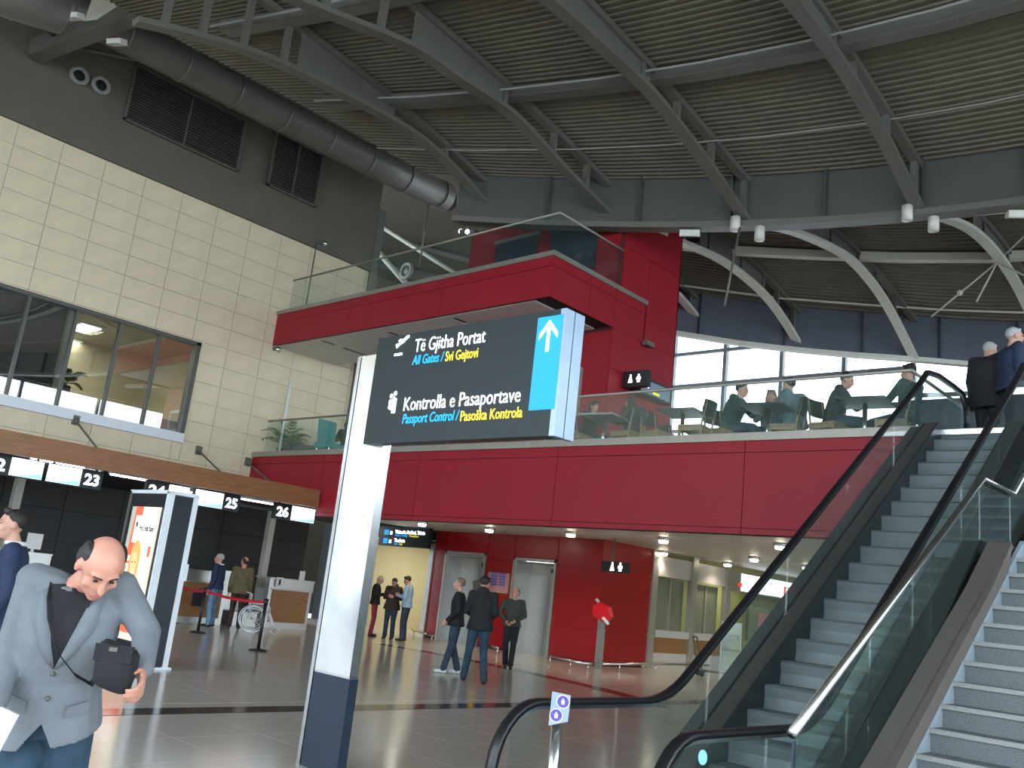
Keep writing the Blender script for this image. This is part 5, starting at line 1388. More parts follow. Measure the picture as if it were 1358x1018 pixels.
# ------------------------------------------------------------------ wheelchair
p = at(337, 838, Z=0)
wc = thing('wheelchair', 'folded chrome wheelchair parked beside the two men at the desk', 'wheelchair', p)
def W_(x, y, z): # local frame: forward to image right
    f_ = Vector((0.45, 0.89, 0)); s_ = Vector((0.89, -0.45, 0)); return p + f_ * x + s_ * y + Vector((0, 0, z))
for k, sy in enumerate((-0.22, 0.22)):
    q = MB(); ring = [W_(-0.1 + 0.30 * math.cos(a), sy, 0.31 + 0.30 * math.sin(a)) for a in [2 * math.pi * i / 28 for i in range(28)]]
    q.tube(ring, 0.016, 6, closed=True)
    ring = [W_(-0.1 + 0.25 * math.cos(a), sy * 1.15, 0.31 + 0.25 * math.sin(a)) for a in [2 * math.pi * i / 28 for i in range(28)]]
    q.tube(ring, 0.009, 5, closed=True)
    for i in range(10):
        a = 2 * math.pi * i / 10; q.tube([W_(-0.1, sy, 0.31), W_(-0.1 + 0.3 * math.cos(a), sy, 0.31 + 0.3 * math.sin(a))], 0.004, 4)
    q.build('wheel', G['whitepaint'], wc, True)
    q = MB(); q.tube([W_(0.45 + 0.08 * math.cos(a), sy, 0.08 + 0.08 * math.sin(a)) for a in [2 * math.pi * i / 14 for i in range(14)]], 0.014, 5, closed=True); q.build('castor', G['steel_light'], wc, True)
    q = MB()
    q.tube([W_(-0.32, sy * .9, 0.92), W_(-0.22, sy * .9, 0.9), W_(-0.2, sy * .9, 0.3)], 0.013, 6)
    q.tube([W_(-0.2, sy * .9, 0.68), W_(0.2, sy * .9, 0.68), W_(0.26, sy * .9, 0.6), W_(0.3, sy * .9, 0.3)], 0.013, 6)
    q.tube([W_(-0.2, sy * .9, 0.48), W_(0.28, sy * .9, 0.48), W_(0.45, sy * .9, 0.15), W_(0.6, sy * .9, 0.1)], 0.013, 6)
    q.tube([W_(0.28, sy * .9, 0.48), W_(0.45, sy * .9, 0.1)], 0.012, 6)
    q.build('side_frame', G['whitepaint'], wc, True)
q = MB(); q.box(W_(0.05, 0, 0.48), (0.38, 0.36, 0.03), rz=0.47); q.build('seat', G['blackc'], wc)
q = MB(); q.box(W_(-0.21, 0, 0.68), (0.36, 0.02, 0.36), rz=-0.47); q.build('backrest', G['steel_light'], wc)
q = MB(); q.tube([W_(-0.1, -0.24, 0.31), W_(-0.1, 0.24, 0.31)], 0.014, 6); q.tube([W_(0.0, -0.2, 0.2), W_(0.1, 0.2, 0.46)], 0.012, 6); q.tube([W_(0.0, 0.2, 0.2), W_(0.1, -0.2, 0.46)], 0.012, 6); q.build('cross_brace', G['steel_light'], wc, True)

# ------------------------------------------------------------------ café furniture on the mezzanine
def make_chair(label):
    t = localthing('cafe_chair', label, 'chair', (0, 0, 0))
    for x, y in ((-0.19, -0.19), (0.19, -0.19)):
        q = MB(); q.box((x, y, 0.61 if y > 0 else 0.22), (0.035, 0.035, 0.44)); q.build('leg', G['chairwood'], t)
    for x in (-0.19, 0.19):
        q = MB(); q.tube([(x, 0.20, 0), (x, 0.20, 0.45), (x * 0.95, 0.27, 0.86)], 0.019, 6); q.build('leg', G['chairwood'], t)
    q = MB(); q.box((0, 0, 0.45), (0.42, 0.42, 0.03)); q.build('seat', G['chairwood'], t)
    q = MB(); q.box((0, -0.19, 0.40), (0.36, 0.02, 0.06)); q.box((0, 0.19, 0.40), (0.36, 0.02, 0.06)); q.box((-0.19, 0, 0.40), (0.02, 0.36, 0.06)); q.box((0.19, 0, 0.40), (0.02, 0.36, 0.06))
    q.box((-0.19, 0, 0.18), (0.02, 0.36, 0.025)); q.box((0.19, 0, 0.18), (0.02, 0.36, 0.025)); q.build('apron', G['chairwood'], t)
    vs = []; fs = []
    for i in range(7):
        u = -1 + 2 * i / 6; xx = 0.22 * u; yy_ = 0.275 - 0.05 * (u * u) + 0.0
        for zc_, dy_ in ((0.60, -0.02), (0.88, 0.03)):
            vs += [(xx, yy_ + dy_, zc_), (xx, yy_ + dy_ + 0.02, zc_)]
    for i in range(6):
        a = i * 4
        fs += [(a, a + 4, a + 6, a + 2), (a + 1, a + 3, a + 7, a + 5), (a, a + 1, a + 5, a + 4), (a + 2, a + 6, a + 7, a + 3)]
    fs += [(0, 2, 3, 1), (24, 25, 27, 26)]
    q = MB(); q.add(vs, fs); q.build('backrest', G['black'], t)
    return t
def make_table(label, mt, w_=0.7):
    t = localthing('cafe_table', label, 'table', (0, 0, 0))
    q = MB(); q.box((0, 0, 0.735), (w_, w_, 0.03)); q.build('table_top', mt, t)
    q = MB(); q.tube([(0, 0, 0.02), (0, 0, 0.72)], 0.035, 10); q.build('pole', G['chrome'], t, True)
    q = MB(); q.tube([(0, 0, 0), (0, 0, 0.025)], 0.24, 16); q.build('base', G['chrome'], t, True)
    return t
def up_(px, py, Z): v = at(px, py, Z=Z); return v
T = {}
tb = [(787, 548, 4.84, 'white', 'white square table between the two women near the sign'), (900, 545, 4.84, 'dark', 'empty dark square table next to the red tower'), (1003, 533, 4.84, 'dark', 'dark table between the man in green and the man in the pale top'), (1140, 529, 4.84, 'dark', 'dark table between the two men nearest the escalator')]
proto = None
G['tabledark'] = mat('dark table top', (0.03, 0.03, 0.028), 0.4, var=0.1)
G['tablewhite'] = mat('pale table top', (0.42, 0.40, 0.38), 0.5, var=0.05)
for px, py, Z_, c_, lab in tb:
    v = at(px, py, Z=Z_)
    t = make_table(lab, G['tablewhite'] if c_ == 'white' else G['tabledark'], 0.7)
    t.location = (v.x, 12.86, F2); t.rotation_euler = (0, 0, 0.12); t['group'] = 'tables along the mezzanine railing'
    T[px] = t
# chairs: (x offset relative to pixel, y), facing angle
chair0 = make_chair('x')
ch = [(872, 566, 13.05, -1.4, 'wooden café chair with a black back left of the empty table'),
      (922, 566, 12.75, 1.5, 'wooden café chair with a black back right of the empty table'),
      (958, 566, 13.15, -1.3, 'wooden café chair holding the man in dark green'),
      (1043, 566, 13.0, 1.4, 'wooden café chair holding the man in the pale top'),
      (1100, 566, 13.0, -1.4, 'wooden café chair holding the man in black by the railing'),
      (1184, 562, 13.0, 1.4, 'wooden café chair nearest the escalator'),
      (832, 572, 12.95, 1.7, 'wooden café chair holding the woman in the dark coat'),
      (768, 572, 13.0, -1.5, 'wooden café chair holding the woman facing the hall'),
      (895, 562, 14.6, -2.8, 'wooden café chair standing behind the empty table')]
chairs = []
for i, (px, py, Y_, rz, lab) in enumerate(ch):
    v = at(px, py, Y=Y_)
    if i == 0:
        o = chair0; o.location = (v.x, Y_, F2); o.rotation_euler = (0, 0, -rz); o['label'] = lab; o['group'] = 'wooden café chairs on the mezzanine'
    else: o = copytree(chair0, (v.x, Y_, F2), -rz, lab, 'wooden café chairs on the mezzanine')
    chairs.append(o)
# left end: planter palm, teal chair, low dark boxes
v = at(384, 560, Y=12.9)
palm('potted_palm', 'bushy potted palm at the left end of the mezzanine railing', (v.x, 12.9, F2), 1.15, 0.85, 22, 0.22, 0.42, 0.05)
for k, (px, w_, lab) in enumerate([(378, 0.9, 'low dark planter box below the palm'), (408, 0.8, 'low dark bench box right of the palm'), (424, 0.6, 'low dark box beside the teal chair')]):
    v = at(px, 575, Y=13.0 + 0.1 * k); q = MB(); q.bx(v.x - w_ / 2, v.x + w_ / 2, 13.1, 13.5, F2, F2 + 0.62 - 0.08 * k); tag(q.build('planter_box', G['pot']), lab, 'planter')
v = at(439, 570, Y=12.8)
t = thing('armchair', 'teal armchair beside the steel pylon on the mezzanine', 'chair', (v.x, 12.8, F2))
q = MB(); q.box((v.x, 12.85, F2 + 0.42), (0.55, 0.55, 0.12)); q.build('seat', G['teal'], t)
q = MB(); q.box((v.x - 0.22, 12.85, F2 + 0.75), (0.06, 0.5, 0.62), ry=-0.12); q.build('backrest', G['teal'], t)
for dx in (-0.24, 0.24):
    for dy_ in (-0.2, 0.25):
        q = MB(); q.tube([(v.x + dx, 12.85 + dy_, F2), (v.x + dx, 12.85 + dy_, F2 + 0.38)], 0.018, 6); q.build('leg', G['chrome'], t)
q = MB(); q.tube([at(386, 505, Y=12.6), (at(386, 505, Y=12.6).x, 12.6, F2)], 0.03, 8); tag(q.build('pole', G['whitepaint'], None, True), 'thin white pole rising behind the mezzanine palm', 'pole')
q = MB(); a = at(420, 322, X=XW + 0.25); q.tube([a, (a.x, a.y, 7.96)], 0.02, 6); tag(q.build('pole', G['steel'], None, True), 'thin dark pole rising from the left end of the upper balcony railing', 'pole')
for k, (px, py, lab) in enumerate([(884, 575, 'blue grey bin standing under the empty table')]):
    v = at(900, 575, Y=13.6); q = MB(); q.box((v.x, 13.6, F2 + 0.22), (0.32, 0.3, 0.44)); tag(q.build('bin', G['navy']), lab, 'bin')


# ------------------------------------------------------------------ people
def remesh(mb, voxel, smooth=3, dele=None, solid=None):
    me = bpy.data.meshes.new('tmp'); me.from_pydata([tuple(v) for v in mb.v], [], mb.f)
    bm = bmesh.new(); bm.from_mesh(me); bmesh.ops.recalc_face_normals(bm, faces=bm.faces); bm.to_mesh(me); bm.free()
    o = bpy.data.objects.new('tmp', me); C.objects.link(o)
    r = o.modifiers.new('r', 'REMESH'); r.mode = 'VOXEL'; r.voxel_size = voxel; r.use_smooth_shade = True
    s_ = o.modifiers.new('s', 'SMOOTH'); s_.factor = 0.5; s_.iterations = smooth
    bpy.context.view_layer.update()
    me2 = bpy.data.meshes.new_from_object(o.evaluated_get(bpy.context.evaluated_depsgraph_get()))
    bpy.data.objects.remove(o); bpy.data.meshes.remove(me)
    if dele:
        bm = bmesh.new(); bm.from_mesh(me2)
        for pc, pn in dele[1]:
            bmesh.ops.bisect_plane(bm, geom=bm.verts[:] + bm.edges[:] + bm.faces[:], plane_co=pc, plane_no=pn)
        bmesh.ops.delete(bm, geom=[f_ for f_ in bm.faces if dele[0](f_.calc_center_median())], context='FACES')
        bm.to_mesh(me2); bm.free()
    me2.polygons.foreach_set('use_smooth', [True] * len(me2.polygons))
    return me2


def cap(mb, p0, p1, r0, r1, n=10):
    p0 = Vector(p0); p1 = Vector(p1); d = (p1 - p0)
    if d.length < 1e-4: d = Vector((0, 0, 0.001)); p1 = p0 + d
    dn = d.normalized(); pts_ = []; rs = []
    for a in (80, 55, 30): pts_.append(p0 - dn * r0 * math.sin(math.radians(a))); rs.append(r0 * math.cos(math.radians(a)))
    for u in (0, 0.5, 1): pts_.append(p0 + d * u); rs.append(r0 + (r1 - r0) * u)
    for a in (30, 55, 80): pts_.append(p1 + dn * r1 * math.sin(math.radians(a))); rs.append(r1 * math.cos(math.radians(a)))
    mb.tube(pts_, rs, n)


def loft(mb, secs, n=18):
    """secs: (center, rightvec, fwdvec, rx, ry)"""
    vs = []; fs = []
    for c_, rv, fv, rx_, ry_ in secs:
        for k in range(n):
            a = 2 * math.pi * k / n
            ca, sa = math.cos(a), math.sin(a)
            e = 0.8
            vs.append(Vector(c_) + Vector(rv) * rx_ * math.copysign(abs(ca) ** e, ca) + Vector(fv) * ry_ * math.copysign(abs(sa) ** e, sa))
    for i in range(len(secs) - 1):
        for k in range(n): fs.append((i * n + k, i * n + (k + 1) % n, (i + 1) * n + (k + 1) % n, (i + 1) * n + k))
    fs.append(tuple(range(n))[::-1]); fs.append(tuple((len(secs) - 1) * n + k for k in range(n)))
    mb.add(vs, fs)


STAND = dict(head=(0, 0.03, 1.615), neck=(0, -0.01, 1.46), chest=(0, 0.0, 1.28), waist=(0, 0.0, 1.08), pelvis=(0, 0, 0.95),
             shR=(0.185, 0, 1.42), shL=(-0.185, 0, 1.42), elR=(0.24, -0.03, 1.13), elL=(-0.24, -0.03, 1.13), wrR=(0.25, 0.05, 0.88), wrL=(-0.25, 0.05, 0.88),
             hipR=(0.09, 0, 0.92), hipL=(-0.09, 0, 0.92), knR=(0.10, 0.03, 0.50), knL=(-0.10, 0.03, 0.50), anR=(0.11, -0.01, 0.09), anL=(-0.11, -0.01, 0.09))
SIT = dict(STAND, head=(0, 0.10, 1.20), neck=(0, 0.04, 1.05), chest=(0, 0.02, 0.88), waist=(0, -0.01, 0.68), pelvis=(0, 0, 0.54),
           shR=(0.185, 0.03, 1.01), shL=(-0.185, 0.03, 1.01), elR=(0.24, 0.12, 0.77), elL=(-0.24, 0.12, 0.77), wrR=(0.14, 0.34, 0.80), wrL=(-0.14, 0.34, 0.80),
           hipR=(0.09, 0.0, 0.53), hipL=(-0.09, 0.0, 0.53), knR=(0.12, 0.42, 0.51), knL=(-0.12, 0.42, 0.51), anR=(0.13, 0.44, 0.09), anL=(-0.13, 0.44, 0.09))


def hand(mb, wr, d, n_, side, curl=0.5, s=1.0, r=0.0095):
    """wr wrist, d direction of the hand, n_ palm normal, side +-1 for the thumb side"""
    d = Vector(d).normalized(); n_ = Vector(n_); n_ = (n_ - d * n_.dot(d)).normalized(); x = d.cross(n_).normalized() * side
    c0 = Vector(wr)
    loft(mb, [(c0 - d * 0.01, x, n_, 0.026 * s, 0.018 * s), (c0 + d * 0.03 * s, x, n_, 0.036 * s, 0.016 * s), (c0 + d * 0.085 * s, x, n_, 0.042 * s, 0.013 * s), (c0 + d * 0.095 * s, x, n_, 0.036 * s, 0.009 * s)], 12)
    for k, (off, L_) in enumerate(((0.031, 0.070), (0.0105, 0.080), (-0.0105, 0.074), (-0.031, 0.058))):
        b0 = c0 + d * 0.085 * s + x * off * s
        p_ = b0; a = curl * 0.5
        for j, fr in enumerate((0.45, 0.32, 0.23)):
            dd = (d * math.cos(a) + n_ * math.sin(a)); p2 = p_ + dd * L_ * fr * s
            cap(mb, p_, p2, r * s * (1 - 0.08 * j), r * s * (0.93 - 0.08 * j), 8); p_ = p2; a += curl * 0.7
    tb_ = c0 + d * 0.025 * s + x * 0.03 * s
    t1 = tb_ + (d * 0.6 + x * 0.75 + n_ * 0.25).normalized() * 0.04 * s; t2 = t1 + (d * 0.85 + x * 0.25 + n_ * (0.3 + curl * 0.3)).normalized() * 0.032 * s
    cap(mb, tb_, t1, r * 1.3 * s, r * 1.1 * s, 8); cap(mb, t1, t2, r * 1.1 * s, r * 0.9 * s, 8)


def person(label, loc, yaw, base=STAND, J=None, top='blackc', legs='jeansd', shoes='shoe', hair='hairb', skin='skin', height=1.75, look=(0, 0), hairstyle='short', hem=0.06, vox=0.011, collar=None, coat=0.0, group=None, world=False, build=1.0, shirt=None, curl=0.6, detail=False, dele=None, handn=None, hooded=False):
    P_ = dict(base);
    if J: P_.update(J)
    k = height / 1.75 if not world else 1.0
    if world: P_ = {a: Vector(v) for a, v in P_.items()}
    else: P_ = {a: Vector(v) * k for a, v in P_.items()}
    t = localthing('person', label, 'person', loc, 0 if world else yaw)
    if group: t['group'] = group
    if world:
        off = Vector(loc)
        P_ = {a: v - off for a, v in P_.items()}
    bw = build
    sh = (P_['shR'] - P_['shL']).normalized(); hp_ = (P_['hipR'] - P_['hipL']).normalized()
    upS = (P_['neck'] - P_['pelvis']).normalized(); fS = upS.cross(sh).normalized(); fH = upS.cross(hp_).normalized()
    def torso(mb, g, hemd=0.0):
        secs = []
        if hemd: secs.append((P_['pelvis'] - upS * hemd, hp_, fH, (0.182 + g + 0.012) * bw, (0.135 + g + 0.012) * bw))
        secs += [(P_['pelvis'] - upS * 0.03, hp_, fH, (0.168 + g + (0.016 if hemd else 0)) * bw, (0.120 + g + (0.012 if hemd else 0)) * bw), (P_['waist'], (hp_ + sh).normalized(), (fS + fH).normalized(), (0.145 + g) * bw, (0.108 + g) * bw),
                 (P_['chest'], sh, fS, (0.168 + g) * bw, (0.118 + g) * bw), (P_['chest'].lerp(P_['neck'], 0.55), sh, fS, (0.165 + g) * bw, (0.098 + g) * bw),
                 (P_['chest'].lerp(P_['neck'], 0.88), sh, fS, (0.10 + g) * bw, (0.07 + g)), (P_['neck'], sh, fS, 0.060 + g, 0.060 + g)]
        loft(mb, secs)
    def arms(mb, g, cuff=0.0):
        for s_ in 'RL':
            cap(mb, P_['sh' + s_], P_['el' + s_], (0.052 + g) * bw, (0.042 + g)); w2 = P_['el' + s_].lerp(P_['wr' + s_], 1 - cuff)
            cap(mb, P_['el' + s_], w2, 0.041 + g, 0.028 + g)
            cap(mb, P_['neck'].lerp(P_['sh' + s_], 0.45) - upS * 0.02, P_['sh' + s_], 0.05 + g, (0.054 + g) * bw)
    def legsf(mb, g, an=0.0):
        for s_ in 'RL':
            cap(mb, P_['hip' + s_], P_['kn' + s_], (0.085 + g) * bw, 0.056 + g); cap(mb, P_['kn' + s_], P_['an' + s_], 0.055 + g, 0.036 + g + an)
            md = P_['kn' + s_].lerp(P_['an' + s_], 0.3); cap(mb, md, md, 0.056 + g, 0.056 + g)
    # head frame
    hy, hpz = look
    Rh = Matrix.Rotation(hy, 3, 'Z') @ Matrix.Rotation(hpz, 3, 'X')
    if world: Rh = Matrix.Rotation(yaw, 3, 'Z') @ Rh
    hc = P_['head']; hs = 1.0 * k
    H = lambda x, y, z: hc + Rh @ (Vector((x, y, z)) * hs)
    B = MB(); torso(B, 0); arms(B, 0); legsf(B, 0)
    cap(B, P_['neck'] - upS * 0.03, H(0, -0.02, -0.06), 0.058, 0.052)
    B.ell(H(0, -0.012, 0.025), (0.077 * hs, 0.095 * hs, 0.092 * hs), rot=Rh, n=18, m=12)
    B.ell(H(0, 0.022, -0.035), (0.058 * hs, 0.068 * hs, 0.085 * hs), rot=Rh, n=16, m=10)
    B.ell(H(0, 0.062, -0.092), (0.026 * hs, 0.022 * hs, 0.022 * hs), rot=Rh)
    cap(B, H(0, 0.088, 0.012), H(0, 0.106, -0.026), 0.010 * hs, 0.015 * hs, 8)
    B.ell(H(0, 0.083, -0.062), (0.026 * hs, 0.012 * hs, 0.011 * hs), rot=Rh)
    for s_ in (-1, 1):
        B.ell(H(0.081 * s_, -0.008, -0.006), (0.013 * hs, 0.020 * hs, 0.032 * hs), rot=Rh)
        cap(B, H(0.014 * s_, 0.082, 0.028), H(0.048 * s_, 0.070, 0.028), 0.010 * hs, 0.008 * hs, 8)
        B.ell(H(0.045 * s_, 0.055, -0.028), (0.022 * hs, 0.02 * hs, 0.02 * hs), rot=Rh)
    for s_, sg_ in (('R', 1), ('L', -1)):
        d_ = (P_['wr' + s_] - P_['el' + s_]).normalized()
        nrm = handn[s_] if handn else (-sh * sg_ if abs(d_.dot(sh)) < 0.8 else fS)
        cr = curl[s_] if isinstance(curl, dict) else curl
        hand(B, P_['wr' + s_] + d_ * 0.015, d_, nrm, sg_ if not handn else handn.get(s_ + 't', sg_), cr)
        an = P_['an' + s_]; kn = P_['kn' + s_]
        ff = (fH - Vector((0, 0, fH.z))).normalized()
        cap(B, an + Vector((0, 0, -0.03)), an + ff * 0.14 + Vector((0, 0, -0.06)), 0.035, 0.026)
    def put(nm, mb, mt, vx, sm=3, dele=None):
        me = remesh(mb, vx, sm, dele); me.materials.append(mt)
        o = bpy.data.objects.new(nm, me); C.objects.link(o); o.parent = t; return o
    put('body', B, G[skin], vox, 2)
    # eyes, brows, mouth
    for s_ in (-1, 1):
        q = MB(); q.ell(H(0.031 * s_, 0.080, 0.008), (0.010 * hs, 0.007 * hs, 0.0045 * hs), rot=Rh, n=8, m=6); o = q.build('eye', G['eye'], None, True); o.parent = t
        q = MB(); cap(q, H(0.016 * s_, 0.091, 0.030), H(0.044 * s_, 0.079, 0.030), 0.0034 * hs, 0.0028 * hs, 6); o = q.build('eyebrow', G[hair if hairstyle != 'bald' else 'hairb'], None, True); o.parent = t
    q = MB(); q.ell(H(0, 0.094, -0.062), (0.021 * hs, 0.006 * hs, 0.006 * hs), rot=Rh, n=8, m=6); o = q.build('mouth', G['lip'], None, True); o.parent = t
    # clothes
    Tm = MB(); torso(Tm, 0.02, hem + coat); arms(Tm, 0.016, 0.03)
    if hooded: 
        Tm.ell(P_['neck'] + upS * 0.03 - fS * 0.05, (0.11, 0.09, 0.08))
    put('jacket' if not shirt else 'jacket', Tm, G[top], vox * 1.25, 4, dele)
    if shirt:
        S_ = MB(); torso(S_, 0.008, 0.02)
        for s_ in 'RL': cap(S_, P_['neck'].lerp(P_['sh' + s_], 0.3) - upS * 0.02, P_['sh' + s_], 0.058, 0.058)
        put('shirt', S_, G[shirt], vox * 1.3, 3)
    if collar:
        q = MB(); c_ = P_['neck'] + upS * 0.015
        ring = [c_ + (sh * math.cos(a) * 0.078 + fS * math.sin(a) * 0.075) for a in [2 * math.pi * i / 18 for i in range(18)]]
        q.tube(ring, 0.018, 8, closed=True); o = q.build('collar', G[collar], None, True); o.parent = t
    Lm = MB(); legsf(Lm, 0.014, 0.014)
    loft(Lm, [(P_['pelvis'] - upS * 0.07, hp_, fH, 0.168 * bw, 0.118 * bw), (P_['pelvis'] + upS * 0.05, hp_, fH, 0.170 * bw, 0.122 * bw)])
    put('trousers', Lm, G[legs], vox * 1.25, 3)
    for s_ in 'RL':
        an = P_['an' + s_]; ff = (fH - Vector((0, 0, fH.z))).normalized()
        q = MB(); cap(q, an + Vector((0, 0, -0.045)) - ff * 0.03, an + ff * 0.15 + Vector((0, 0, -0.055)), 0.042, 0.033)
        put('shoe', q, G[shoes], 0.012, 2)
    # hair
    if hairstyle != 'none':
        q = MB()
        if hairstyle == 'short':
            q.ell(H(0, -0.028, 0.042), (0.084 * hs, 0.096 * hs, 0.090 * hs), rot=Rh, n=20, m=14)
            cap(q, H(-0.045, 0.035, 0.092), H(0.045, 0.035, 0.092), 0.022 * hs, 0.022 * hs)
        elif hairstyle == 'quiff':
            q.ell(H(0, -0.028, 0.042), (0.083 * hs, 0.096 * hs, 0.090 * hs), rot=Rh, n=20, m=14)
            cap(q, H(-0.035, 0.045, 0.105), H(0.035, 0.045, 0.110), 0.028 * hs, 0.026 * hs)
        elif hairstyle == 'long':
            q.ell(H(0, -0.02, 0.04), (0.090 * hs, 0.10 * hs, 0.095 * hs), rot=Rh, n=20, m=14)
            for s_ in (-1, 0, 1): cap(q, H(0.06 * s_, -0.05, 0.0), H(0.075 * s_, -0.06, -0.24), 0.05 * hs, 0.035 * hs)
            cap(q, H(-0.05, 0.04, 0.10), H(0.05, 0.04, 0.10), 0.026 * hs, 0.026 * hs)
        elif hairstyle == 'bald':
            for s_ in (-1, 1): q.ell(H(0.045 * s_, -0.045, 0.0), (0.042 * hs, 0.06 * hs, 0.055 * hs), rot=Rh, n=16, m=12)
            q.ell(H(0, -0.065, -0.01), (0.06 * hs, 0.045 * hs, 0.06 * hs), rot=Rh, n=16, m=12)
            for s_ in (-1, 1): q.ell(H(0.058 * s_, -0.030, 0.045), (0.026 * hs, 0.055 * hs, 0.042 * hs), rot=Rh, n=16, m=12)
        put('hair', q, G[hair], 0.010, 2)
    return t, P_, H, fS, sh, upS


PI = math.pi
# yaw: person faces local +Y rotated by yaw about Z
# two men at the desk
v = at(277, 831, Z=0)
person('grey-haired man in a navy jumper and light jeans by the check-in desk', (v.x, v.y, 0), 2.2, J=dict(head=(0, 0.05, 1.60)), top='navyc', legs='jeansl', hair='hairg', look=(0.3, 0), collar='whitec', height=1.78, build=1.08)
vb = v + Vector((0.25, -0.35, 0))
t = thing('shoulder_bag', 'dark bag carried by the grey-haired man at the desk', 'bag', (vb.x - 0.35, vb.y, 0.45))
q = MB(); q.box((vb.x - 0.35, vb.y, 0.62), (0.12, 0.3, 0.32), rz=0.2); q.build('body', G['blackc'], t)
q = MB(); q.tube([(vb.x - 0.35, vb.y - 0.1, 0.78), (vb.x - 0.35, vb.y, 0.88), (vb.x - 0.35, vb.y + 0.1, 0.78)], 0.012, 6); q.build('handle', G['blackc'], t)
v = at(309, 834, Z=0)
person('man in an olive jacket seen from behind at the check-in desk', (v.x, v.y, 0), 1.0, top='olive', legs='brownc', hair='hairb', hairstyle='bald', skin='skin2', look=(0.8, -0.1), height=1.76, build=1.15, hem=0.10)
# group of three with phones
PH = dict(elR=(0.25, 0.0, 1.15), elL=(-0.25, 0.0, 1.15), wrR=(0.08, 0.24, 1.20), wrL=(-0.10, 0.24, 1.18), head=(0, 0.07, 1.59))
v = at(491, 843, Z=0)
person('man in a black jacket and crimson trousers standing right of the pylon', (v.x, v.y, 0), -0.7, J=dict(PH), top='blackc', legs='pinkred', hair='hairg', hairstyle='bald', look=(0, -0.35), height=1.72)
t = thing('phone', 'phone in the hands of the man in crimson trousers', 'phone', (v.x + 0.2, v.y + 0.25, 1.2)); q = MB(); q.box((v.x + 0.2, v.y + 0.25, 1.2), (0.1, 0.14, 0.012), rx=0.5); q.build('case', G['black'], t)
v = at(514, 847, Z=0)
person('man in a dark hooded coat and a cap looking down at a phone', (v.x, v.y, 0), -2.6, J=dict(PH), top='brownc', legs='jeansd', hair='hairb', hairstyle='quiff', look=(0, -0.4), height=1.68, build=1.12, hem=0.12, hooded=True)
v = at(533, 850, Z=0)
person('young man in a light blue denim jacket looking at a phone', (v.x, v.y, 0), 2.1, J=dict(PH), top='lightblue', legs='jeansd', hair='hairb', hairstyle='quiff', look=(0, -0.35), height=1.78, shirt='whitec')
t = thing('phone', 'phone held by the young man in the light blue jacket', 'phone', (v.x - 0.2, v.y - 0.1, 1.22)); q = MB(); q.box((v.x - 0.22, v.y - 0.12, 1.22), (0.08, 0.15, 0.012), rx=0.5); q.build('case', G['black'], t)
# trio by the lifts
v = at(597, 893, Z=0)
person('young man with cropped hair in a black jacket and white trainers facing left', (v.x, v.y, 0), 2.2, J=dict(elR=(0.24, -0.1, 1.15), wrR=(0.2, 0.1, 0.95), elL=(-0.24, -0.05, 1.14), wrL=(-0.2, 0.14, 0.95), anL=(-0.12, 0.12, 0.09), anR=(0.12, -0.1, 0.09)), top='blackc', legs='jeansd', shoes='shoew', hair='hairl', look=(0.2, 0.05), height=1.78, hem=0.1)
v = at(628, 906, Z=0)
person('man in a black hooded jacket and blue jeans seen from behind near the lifts', (v.x, v.y, 0), 0.6, J=dict(head=(0, 0.05, 1.61), elR=(0.24, 0.0, 1.14), wrR=(0.14, 0.2, 1.05), elL=(-0.25, 0, 1.14), wrL=(-0.15, 0.2, 1.05), anL=(-0.2, 0.1, 0.09), anR=(0.17, -0.05, 0.09), knL=(-0.15, 0.06, 0.5)), top='blackc', legs='jeans', hair='hairb', look=(-0.3, -0.1), height=1.84, build=1.15, hem=0.10, hooded=True)
v = at(673, 886, Z=0)
person('man in a dark green shirt walking in front of the right lift', (v.x, v.y, 0), -2.3, J=dict(elR=(0.30, -0.06, 1.16), wrR=(0.17, 0.12, 1.0), elL=(-0.26, 0.0, 1.14), wrL=(-0.05, 0.2, 1.02), anL=(-0.05, 0.05, 0.09), anR=(0.05, -0.12, 0.09), knL=(-0.06, 0.1, 0.5)), top='greenshirt', legs='blackc', hair='hairl', hairstyle='bald', look=(-0.6, 0), height=1.74, skin='skin2')
# red suitcase beside the man in crimson trousers
v = at(486, 846, Z=0)
# two standing men at the top of the escalator
v = at(1308, 455, Z=5.80)
person('grey-haired man in a black coat standing at the top of the escalator', (v.x, v.y, F2), -0.35, J=dict(head=(0.0, 0.09, 1.575)), top='blackc', legs='blackc', hair='hairg', look=(0, -0.2), height=1.78, hem=0.14, build=1.25, coat=0.1)
v = at(1341, 440, Z=5.86)
person('man in a dark navy jacket standing beside him at the top of the escalator', (v.x, v.y, F2), -0.9, top='navyc', legs='blackc', hair='hairg', look=(-0.2, -0.1), height=1.84, hem=0.1, build=1.2, J=dict(head=(0, 0.05, 1.61)))
# man in navy suit on the left, woman in front of him
v = pd(27, 692, 7.4)
hz0 = 1.55 + (at(18, 690, X=v.x).z - 1.55)
person('young man with a dark quiff in a navy suit facing left at the left edge', (v.x, v.y, 0), 2.75, top='navyc', legs='navyc', hair='hairb', hairstyle='quiff', height=1.80, vox=0.009, look=(0.25, 0.0), hem=0.12, collar='whitec', J=dict(head=(0, 0.06, 1.61)))
v2 = v + Vector((-0.52, -0.55, 0))
person('person in a pale pink patterned top cut by the left edge', (v2.x, v2.y, 0), -1.2, top='pinkc', legs='jeansd', hair='hairb', hairstyle='long', height=1.68)

